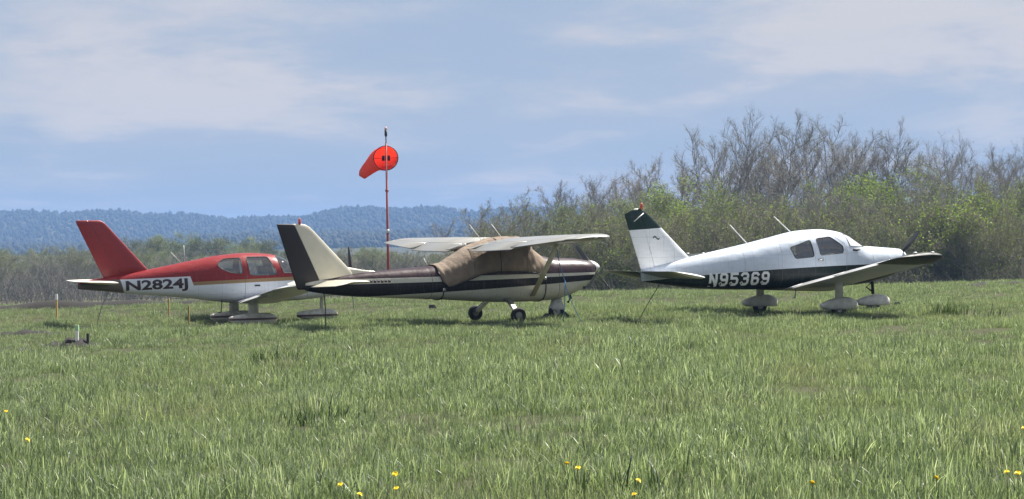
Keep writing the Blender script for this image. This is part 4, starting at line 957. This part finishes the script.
# ------------------------------------------------------------------ windsock
def make_windsock():
    X, Y = -4.77, 75.0; zb = G(X, Y); root = empty('windsock', (X, Y, zb)); tag(root, 'orange-red windsock drooping on a tall thin red mast', 'windsock')
    z = lambda w: w - zb
    m_mast = plain('weathered red mast paint', (.30, .05, .036), .6)
    obj('mast', tube([(0, 0, -.2), (0, 0, 1.6), (0, 0, z(5.6))], [.065, .05, .035], 10), m_mast, root)
    obj('mast_collar', tube([(0, 0, z(2.15)), (0, 0, z(2.3))], .065, 10), M['hub'], root); obj('mast_collar', tube([(0, 0, z(3.75)), (0, 0, z(3.82))], .07, 10), m_mast, root)
    obj('lamp_holder', tube([(0, 0, z(5.5)), (0, 0, z(5.85)), (0, 0, z(5.9)), (0, 0, z(6.12))], [.02, .02, .055, .05], 10), M['black'], root)
    obj('lamp', tube([(0, 0, z(6.12)), (0, 0, z(6.2)), (0, 0, z(6.24))], [.05, .055, .015], 10), plain('pale pink lamp glass', (.75, .5, .45), .2), root)
    c = Vector((-.02, .06, z(5.04))); rr = .47
    fr = MB(); N_ = 36; ring = [c + Vector((rr * math.cos(a), 0, rr * math.sin(a))) for a in np.linspace(0, 2 * math.pi, N_ + 1)]; fr.add(tube(ring, .016, 6, False))
    fr.add(tube([c + Vector((-rr, 0, 0)), c + Vector((rr, 0, 0))], .010, 6)); fr.add(tube([c + Vector((0, 0, -rr)), c + Vector((0, 0, rr))], .014, 6))
    ring2 = [c + Vector((-.10 + .44 * math.cos(a), .42, -.02 + .44 * math.sin(a))) for a in np.linspace(0, 2 * math.pi, N_ + 1)]; fr.add(tube(ring2, .010, 6, False))
    obj('frame', fr.vf, M['black'], root)
    hub_ = MB()
    for dx in (-.11, 0, .11): hub_.add(box(c + Vector((dx, .10, .0)), (.045, .07, .10)))
    obj('bearing_block', hub_.vf, plain('dark red bearing', (.05, .015, .015), .6), root)
    m = new_mat('orange red nylon'); t = NT(m); cc = t.coord(); n = t.noise(cc, 5, 5, .6); col = t.mix(n, (.80, .19, .13), (.92, .27, .19))
    d = t.node('ShaderNodeBsdfDiffuse'); t.put(d.inputs[0], col); tr = t.node('ShaderNodeBsdfTranslucent'); t.put(tr.inputs[0], t.mix(1.0, col, (1.2, 1.1, 1.0), 'MULTIPLY')); mx = t.node('ShaderNodeMixShader'); mx.inputs[0].default_value = .5
    t.l.new(d.outputs[0], mx.inputs[1]); t.l.new(tr.outputs[0], mx.inputs[2]); t.out(mx.outputs[0])
    path_ = [((0, 0, 0), .47), ((-.10, .22, -.01), .455), ((-.22, .42, -.03), .44), ((-.42, .58, -.12), .36), ((-.62, .70, -.27), .29), ((-.80, .80, -.43), .23), ((-.93, .87, -.56), .19), ((-1.0, .90, -.66), .15)]
    pts = [c + Vector(p) for p, r_ in path_]; rings = []
    for i, (p, (q, r_)) in enumerate(zip(pts, path_)):
        tn = (pts[min(i + 1, 7)] - pts[max(i - 1, 0)]).normalized() if i else Vector((0, 1, 0)); u = tn.cross(Vector((0, 0, 1))).normalized(); w = u.cross(tn)
        rings.append([p + (u * math.cos(a) + w * math.sin(a)) * r_ * (1 + (.07 if i > 2 else .015) * math.sin(a * 5 + i * 1.7) + (.05 if i > 3 else 0) * math.sin(a * 3 - i)) for a in np.linspace(0, 2 * math.pi, 33)[:-1]])
    so = obj('sock', loft(rings, False), m, root); md = so.modifiers.new('thickness', 'SOLIDIFY'); md.thickness = .004
make_windsock()

# ------------------------------------------------------------------ small things on the field
M['soil'] = plain('dark mound surface', (.012, .010, .008), .95, 0, 0, .4, 12, .6, 30); M['yellow'] = plain('yellow stake paint', (.48, .36, .13), .7, 0, 0, .3, 20); M['wood'] = plain('grey weathered wood', (.30, .27, .22), .85, 0, 0, .3, 20)  # first material: very dark mottled tone shared by mounds and banks
def mound(name, x0, x1, y, h, dep, label, cat, seed):
    g = np.random.RandomState(seed); nx, ny = 40, 12; V, F = [], []
    for i in range(nx + 1):
        for j in range(ny + 1):
            u, v = i / nx, j / ny * 2 - 1; x = x0 + (x1 - x0) * u; yy = y + dep * v + .1 * math.sin(u * 7 + seed)
            pr = max(0, math.sin(math.pi * u)) ** .6 * max(0, 1 - v * v); hh = h * pr * (.7 + .35 * math.sin(u * 19 + seed) * math.sin(u * 7 + 2)) + (g.normal(0, .004) if pr > .05 else 0)
            V.append((x, yy, G(x, yy) - .03 + max(0, hh) + .03 * (pr > .02)))
    for i in range(nx):
        for j in range(ny): a = i * (ny + 1) + j; F.append((a, a + ny + 1, a + ny + 2, a + 1))
    o = obj(name, (V, F), M['soil']); tag(o, label, cat); return o
mound('dark_mound', -8.9, -7.75, 36.6, .22, .40, 'low dark mound with two short posts, left edge of the field', 'mound', 1)
mound('dark_mound', -10.4, -8.85, 36.2, .10, .3, 'flat dark strip left of the mound with posts', 'mound', 4)
mound('dark_mound', -11.4, -9.7, 42.5, .12, .4, 'thin dark soil ridge at the left edge, under the red plane tail', 'mound', 2)
mound('soil_berm', -19.5, -8.2, 62.6, .25, .6, 'long dark soil bank along the far field edge on the left', 'bank', 3)
mound('soil_berm', 14.3, 16.4, 62.0, .12, .4, 'short dark soil bank at the far field edge on the right', 'bank', 5)
def stake(name, x, y, h, r, mat, label, capm=None, lean=(0, 0)):
    z = G(x, y); root = empty(name, (x, y, z)); tag(root, label, 'stake')
    rings = [[Vector((lean[0] * zz + a * k, lean[1] * zz + b * k, zz)) for a, b in ((-r, -r), (r, -r), (r, r), (-r, r))] for zz, k in ((-.1, 1), (h * .95, 1), (h, .6))]
    obj('shaft', loft(rings), mat, root, False)
    if capm: obj('flag_tape', loft([[Vector((lean[0] * zz + a * 1.25, lean[1] * zz + b * 1.25, zz)) for a, b in ((-r, -r), (r, -r), (r, r), (-r, r))] for zz in (h * .78, h * 1.02)]), capm, root, False)
stake('marker_stake', -12.45, 53.2, .66, .024, M['yellow'], 'yellow marker stake with pale top, farthest left', M['white'])
stake('marker_stake', -9.6, 54.4, .52, .022, M['yellow'], 'thin yellow stake under the red plane registration letters')
stake('marker_stake', -8.35, 50.2, .55, .020, M['yellow'], 'thin yellow stake just right of the red plane letters')
stake('marker_stake', -8.15, 36.4, .42, .028, M['pale'] if 'pale' in M else M['white'], 'pale green-white post standing in the soil mound', plain('green tape', (.35, .55, .30), .6))
stake('marker_stake', -7.97, 36.5, .26, .022, M['black'], 'short dark stub post beside the pale post in the mound')
stake('fence_post', 17.3, 66.0, .80, .040, M['wood'], 'weathered wooden post before the wood at the far right')
def rope(name, pts, r, mat, label):
    o = obj(name, tube(pts, r, 6), mat); tag(o, label, 'rope', 'tie-down ropes'); return o
rope('tie_down_rope', [(.947, 41.16, 1.585), (1.0, 41.1, 1.25), (1.12, 41.0, .86), (1.10, 41.0, .80), (1.08, 41.0, .35), (1.05, 41.0, G(1.05, 41) - .02)], .009, M['bluerope'], 'blue tie-down rope hanging from the near wing of the brown plane')
rope('tie_down_rope', [(1.10, 40.98, .92), (1.12, 40.97, .80), (1.22, 41.0, .5), (1.40, 41.05, .12), (1.44, 41.06, G(1.44, 41.06))], .007, M['bluerope'], 'loose blue rope end slanting to the grass beside the brown plane nose')
rope('tie_down_rope', [(3.09, 41.06, .80), (2.85, 40.9, .45), (2.58, 40.7, G(2.58, 40.7) - .02)], .008, M['rope'], 'dark tie-down rope slanting from the tail of the green and white plane')
rope('tie_down_rope', [(-4.05, 41.80, .76), (-4.02, 41.78, .4), (-4.02, 41.75, G(-4.02, 41.75) - .02)], .013, M['rope'], 'dark tie-down rope under the tail of the brown plane')
rope('tie_down_rope', [(-10.13, 48.82, .66), (-10.28, 48.7, .3), (-10.42, 48.6, G(-10.42, 48.6) - .02)], .008, M['rope'], 'dark tie-down rope under the tail of the red plane')
def wedge(x, y, rz, label, s=.11, mat='black'):
    o = obj('wheel_chock', loft([[Vector((-s, yy, 0)), Vector((s * 1.2, yy, 0)), Vector((s * .9, yy, s * .5)), Vector((-s * .3, yy, s * 1.5)), Vector((-s * .9, yy, s * 1.3))] for yy in (-s, s)]), M[mat], None, False)
    o.location = (x, y, G(x, y) + .02); o.rotation_euler = (0, 0, rz); tag(o, label, 'chock', 'wheel chocks in the grass'); return o
wedge(8.75, 44.3, .3, 'small dark chock on the grass ahead of the white plane nose wheel', .065)
wedge(1.18, 44.35, .46, 'dark chock ahead of the brown plane nose wheel', .075); wedge(.74, 44.05, 3.6, 'dark chock behind the brown plane nose wheel', .075)
wedge(-2.25, 54.5, 1.0, 'small dark lump on the far grass under the brown plane tail', .075)

# ------------------------------------------------------------------ grass: tuft shapes and scattered points live in one object
def blade_set(n, g, rad, hmin, hmax, wmin, wmax):
    V, F, T = [], [], []
    for i in range(n):
        a, rr = g.uniform(0, 6.28), rad * math.sqrt(g.rand()); bx_, by_ = rr * math.cos(a), rr * math.sin(a); h = g.uniform(hmin, hmax); w = g.uniform(wmin, wmax); az = g.uniform(0, 6.28); ln = abs(g.normal(.16, .22)) + .02; lx, ly = math.cos(az) * ln + .05, math.sin(az) * ln
        fa = g.uniform(0, 6.28); wx, wy = math.cos(fa) * w, math.sin(fa) * w; b = len(V); tone = g.rand()
        for u, k in ((0, .8), (.4, 1.0), (.75, .7)):
            cx_, cy_, cz_ = bx_ + lx * h * (u * .5 + u * u * .8), by_ + ly * h * (u * .5 + u * u * .8), h * u * (1 - .22 * ln * u) - .02
            V += [(cx_ - wx * k, cy_ - wy * k, cz_), (cx_ + wx * k, cy_ + wy * k, cz_)]; T += [tone * .8 + .2 * u] * 2
        V.append((bx_ + lx * h * 1.3, by_ + ly * h * 1.3, h * (1 - .3 * ln) - .02)); T.append(min(1, tone * .8 + .25))
        F += [(b, b + 1, b + 3), (b, b + 3, b + 2), (b + 2, b + 3, b + 5), (b + 2, b + 5, b + 4), (b + 4, b + 5, b + 6)]
    return np.array(V), np.array(F), np.array(T)
g = np.random.RandomState(5); NT_ = 9; VV, FF, TT, ID = [], [], [], []; off = 0
for k in range(NT_):
    v, f_, tn = blade_set(95 if k < 7 else 44, g, .25, .05, .145 if k < 6 else .23, .0020, .0040 if k < 7 else .0062)
    VV.append(v); FF.append(f_ + off); TT.append(tn); ID.append(np.full(len(v), k)); off += len(v)
pts = []
for y0, y1, dens in ((10.5, 18, 27), (18, 26, 21), (26, 38, 16), (38, 52, 12), (52, 68, 8)):
    wmax = .29 * y1 + 3.5; n = int(2 * wmax * (y1 - y0) * dens); x = g.uniform(-wmax, wmax, n); y = g.uniform(y0, y1, n); ok = np.abs(x) < .29 * y + 3.5; pts.append(np.stack([x[ok], y[ok]], 1))
pts = np.concatenate(pts)
def clear(x0, x1, y0, y1):
    global pts
    k = ~((pts[:, 0] > x0) & (pts[:, 0] < x1) & (pts[:, 1] > y0) & (pts[:, 1] < y1)); pts = pts[k]
for q in ((-8.85, -7.8, 36.3, 36.9), (-10.3, -8.9, 36.0, 36.4), (-11.3, -9.8, 42.2, 42.8), (-19.4, -8.3, 62.2, 63), (14.4, 16.3, 61.7, 62.3)): clear(*q)
px_, py_ = pts[:, 0], pts[:, 1]; pz = ground(px_, py_)
lowf = np.sin(px_ * .55 + 2 * np.sin(py_ * .21)) * np.sin(py_ * .43 + 1.1 * np.sin(px_ * .37)); hi = np.sin(px_ * 2.1 + py_ * 1.3) * np.sin(py_ * 1.9 - px_ * .7)
thin = (np.sin(px_ * .9 + 5) * np.sin(py_ * .8 + 2 + .8 * np.sin(px_ * .5)) > .62) & (g.rand(len(pts)) < .6)
clump = np.sin(px_ * 5.3 + 2 * np.sin(py_ * 1.7)) * np.sin(py_ * 3.1 + 1.5 * np.sin(px_ * 2.3))
sc = (.95 + .22 * lowf + .16 * hi + .22 * clump) * g.uniform(.75, 1.25, len(pts)) * np.where(py_ > 30, np.interp(py_, [30, 40, 68], [1, .80, .74]), 1.0) * np.where(thin, .45, 1.0)
for yb, wb in ((47.6, .22), (49.2, .22), (55.8, .35), (57.6, .3), (33.5, .2), (35.2, .2)): sc = np.where(np.abs(py_ - yb - .5 * np.sin(px_ * .12 + yb)) < wb, sc * .5, sc)   # old wheel tracks pressed into the turf
V = np.concatenate(VV + [np.stack([px_, py_, pz], 1)]); F = np.concatenate(FF)
gm = fast_mesh('grass', V, F)
def put_attr(me, name, typ, arr, key='value'):
    a = me.attributes.new(name, typ, 'POINT'); a.data.foreach_set(key, np.asarray(arr, np.float32 if typ != 'INT' else np.int32).ravel())
nP = len(pts); assert len(gm.vertices) == len(V)
put_attr(gm, 'tone', 'FLOAT', np.concatenate(TT + [np.zeros(nP)])); put_attr(gm, 'tuft', 'INT', np.concatenate(ID + [np.full(nP, -1)]))
put_attr(gm, 'spin', 'FLOAT', np.concatenate([np.zeros(off), g.uniform(0, 6.283, nP)])); put_attr(gm, 'size', 'FLOAT', np.concatenate([np.ones(off), sc])); put_attr(gm, 'pick', 'INT', np.concatenate([np.zeros(off), np.where(g.rand(nP) < .80, g.randint(0, 7, nP), g.randint(7, NT_, nP))]))
M['grass'] = foliage_mat('meadow grass blades', (.030, .050, .024), (.138, .178, .104), (.32, .365, .255), .46, .38, ((.21, .24, .14), (.23, .215, .16)), (.74, .77, .66))  # palest tone puts glint whites into the colour, along with straw blades
gm.materials.append(M['grass'])
grass = obj('grass', gm); tag(grass, 'long green meadow grass covering the whole field', 'grass', None, 'stuff')
ng = bpy.data.node_groups.new('grass_scatter', 'GeometryNodeTree'); ng.interface.new_socket('Geometry', in_out='INPUT', socket_type='NodeSocketGeometry'); ng.interface.new_socket('Geometry', in_out='OUTPUT', socket_type='NodeSocketGeometry')
N = ng.nodes.new; L = ng.links.new; gi, go = N('NodeGroupInput'), N('NodeGroupOutput')
def attr(nm, typ):
    a = N('GeometryNodeInputNamedAttribute'); a.data_type = typ; a.inputs['Name'].default_value = nm; return a.outputs['Attribute']
tid = attr('tuft', 'INT'); cmp_ = N('FunctionNodeCompare'); cmp_.data_type = 'INT'; cmp_.operation = 'GREATER_EQUAL'
ins = [i for i in cmp_.inputs if i.enabled and i.type == 'INT']; L(tid, ins[0]); ins[1].default_value = 0
spg = N('GeometryNodeSeparateGeometry'); spg.domain = 'POINT'; L(gi.outputs[0], spg.inputs[0]); L(cmp_.outputs[0], spg.inputs['Selection'])
sti = N('GeometryNodeSplitToInstances'); sti.domain = 'FACE'; L(spg.outputs['Selection'], sti.inputs['Geometry']); L(attr('tuft', 'INT'), sti.inputs['Group ID'])
m2p = N('GeometryNodeMeshToPoints'); L(spg.outputs['Inverted'], m2p.inputs[0])
iop = N('GeometryNodeInstanceOnPoints'); L(m2p.outputs[0], iop.inputs['Points']); L(sti.outputs[0], iop.inputs['Instance']); iop.inputs['Pick Instance'].default_value = True; L(attr('pick', 'INT'), iop.inputs['Instance Index'])
cz = N('ShaderNodeCombineXYZ'); L(attr('spin', 'FLOAT'), cz.inputs[2]); e2r = N('FunctionNodeEulerToRotation'); L(cz.outputs[0], e2r.inputs[0]); L(e2r.outputs[0], iop.inputs['Rotation']); L(attr('size', 'FLOAT'), iop.inputs['Scale']); L(iop.outputs[0], go.inputs[0])
md = grass.modifiers.new('scatter', 'NODES'); md.node_group = ng

# weed clumps standing darker and taller than the grass
def weeds(x, y, n, h, label, seed):
    g2 = np.random.RandomState(seed); root = empty('weed_clump', (x, y, G(x, y))); tag(root, label, 'weed')
    for k in range(2):
        v, f_, tn = blade_set(n, g2, .26, h * .35, h, .005, .010); me = fast_mesh('leaves', v, f_); a = me.attributes.new('tone', 'FLOAT', 'POINT'); a.data.foreach_set('value', (tn * .5).astype(np.float32)); o = obj('leaves', me, M['weed'], root); o.location = (.18 * (k * 2 - 1), .05 * k, 0)
    obj('stalk', tube([(0, 0, 0), (.02, 0, h * .6), (.05, .01, h * 1.05)], .006, 5), M['weed'], root)
M['weed'] = foliage_mat('dark weed leaves', (.04, .065, .028), (.075, .105, .045), (.12, .15, .07), .4, .5)
weeds(8.85, 39.8, 60, .38, 'dark leafy weed clump in the grass on the right, below the wing tip', 1); weeds(9.6, 39.2, 26, .30, 'small thin weed clump at right, just right of the darker weed', 6)
weeds(-3.5, 28.6, 80, .34, 'dark tall grass clump left of centre in the middle field', 2); weeds(-1.9, 19.8, 46, .30, 'dark grass clump left of centre in the near field', 3); weeds(.75, 13.4, 22, .28, 'long-bladed grass tussock at the bottom edge near the middle dandelions', 4)

# dandelions
M['petal'] = plain('dandelion yellow', (.85, .66, .02), .6, 0, 0, .15, 60); M['dstem'] = plain('dandelion stem', (.16, .20, .07), .6)
def dandelion_meshes():
    V, F = [], []
    for lay, (n, r, el) in enumerate(((26, .024, .12), (22, .018, .5), (14, .011, .95))):
        for k in range(n):
            a = 2 * math.pi * (k + .5 * lay) / n; w = .0035; c_, s_ = math.cos(a), math.sin(a); b = len(V)
            for rr, ww in ((.002, .5), (r * .7, 1), (r, .7)): z = rr * math.tan(el) * .7 + .003 * lay; V.extend([(c_ * rr - s_ * w * ww, s_ * rr + c_ * w * ww, z), (c_ * rr + s_ * w * ww, s_ * rr - c_ * w * ww, z)])
            F += [(b, b + 1, b + 3, b + 2), (b + 2, b + 3, b + 5, b + 4)]
    return mesh('flower_head', V, F), mesh('stem', *tube([(0, 0, -.24), (.006, .004, -.1), (0, 0, 0)], [.0035, .003, .004], 6))
fm_, sm_ = dandelion_meshes(); fm_.materials.append(M['petal']); sm_.materials.append(M['dstem'])
DAND = [(24, 440, 'lone dandelion near the left edge of the foreground'), (3, 411, 'dandelion cut by the left edge of the picture, highest on that side'), (336, 485, 'dandelion left of the lowest one in the left half of the foreground'), (355, 495, 'lowest dandelion in the left half, at the bottom edge'), (391, 474, 'upper dandelion of the pair left of centre'), (392, 489, 'lower dandelion of the pair left of centre'), (563, 464, 'left dandelion of the close pair near the middle of the foreground'), (574, 468, 'right dandelion of the close pair near the middle of the foreground'),
        (634, 481, 'dandelion right of centre, just above the one at the bottom edge'), (630, 495, 'dandelion at the bottom edge right of centre'), (808, 483, 'lone pale dandelion in the right half of the foreground'), (932, 478, 'dandelion at lower right with open ground around it'), (1003, 472, 'left dandelion of the pair at the lower right corner'), (1014, 473, 'right dandelion of the pair at the lower right corner'), (1021, 429, 'dandelion at the right edge, higher than the corner pair')]
for i, (dx, dy, lab) in enumerate(DAND):
    yp = dy + ROLL * (dx - 512); hz = rnd.uniform(.19, .235); Y = (CAM_H - hz) * F_PX / (yp - YH); X = (dx - 512 - ROLL * (dy - 249)) * Y / F_PX; Y = (CAM_H - hz - G(X, Y)) * F_PX / (yp - YH); X = (dx - 512) * Y / F_PX; root = empty('dandelion', (X, Y, G(X, Y))); tag(root, lab, 'flower', 'dandelions in the foreground grass')
    for nm, me in (('flower_head', fm_), ('stem', sm_)):
        o = bpy.data.objects.new(nm, me); COL.objects.link(o); o.parent = root; o.location = (0, 0, hz)
        if nm == 'flower_head': o.rotation_euler = (rnd.uniform(.3, .9), rnd.uniform(-.4, .4), rnd.uniform(0, 6)); o.scale = (.85,) * 3

# ------------------------------------------------------------------ haze: the air itself
hb = obj('haze', box((0, 2200, 31.0), (4300, 2700, 41.0)), None, None, False); hb['kind'] = 'stuff'; tag(hb, 'pale blue spring haze filling the air over the field', 'haze')
m = new_mat('spring haze'); t = NT(m); pv = t.node('ShaderNodeVolumePrincipled'); pv.inputs['Color'].default_value = (.25, .43, .80, 1); pv.inputs['Density'].default_value = 3.0e-4; pv.inputs['Anisotropy'].default_value = 0.0
t.out(None, pv.outputs[0]); hb.data.materials.append(m)
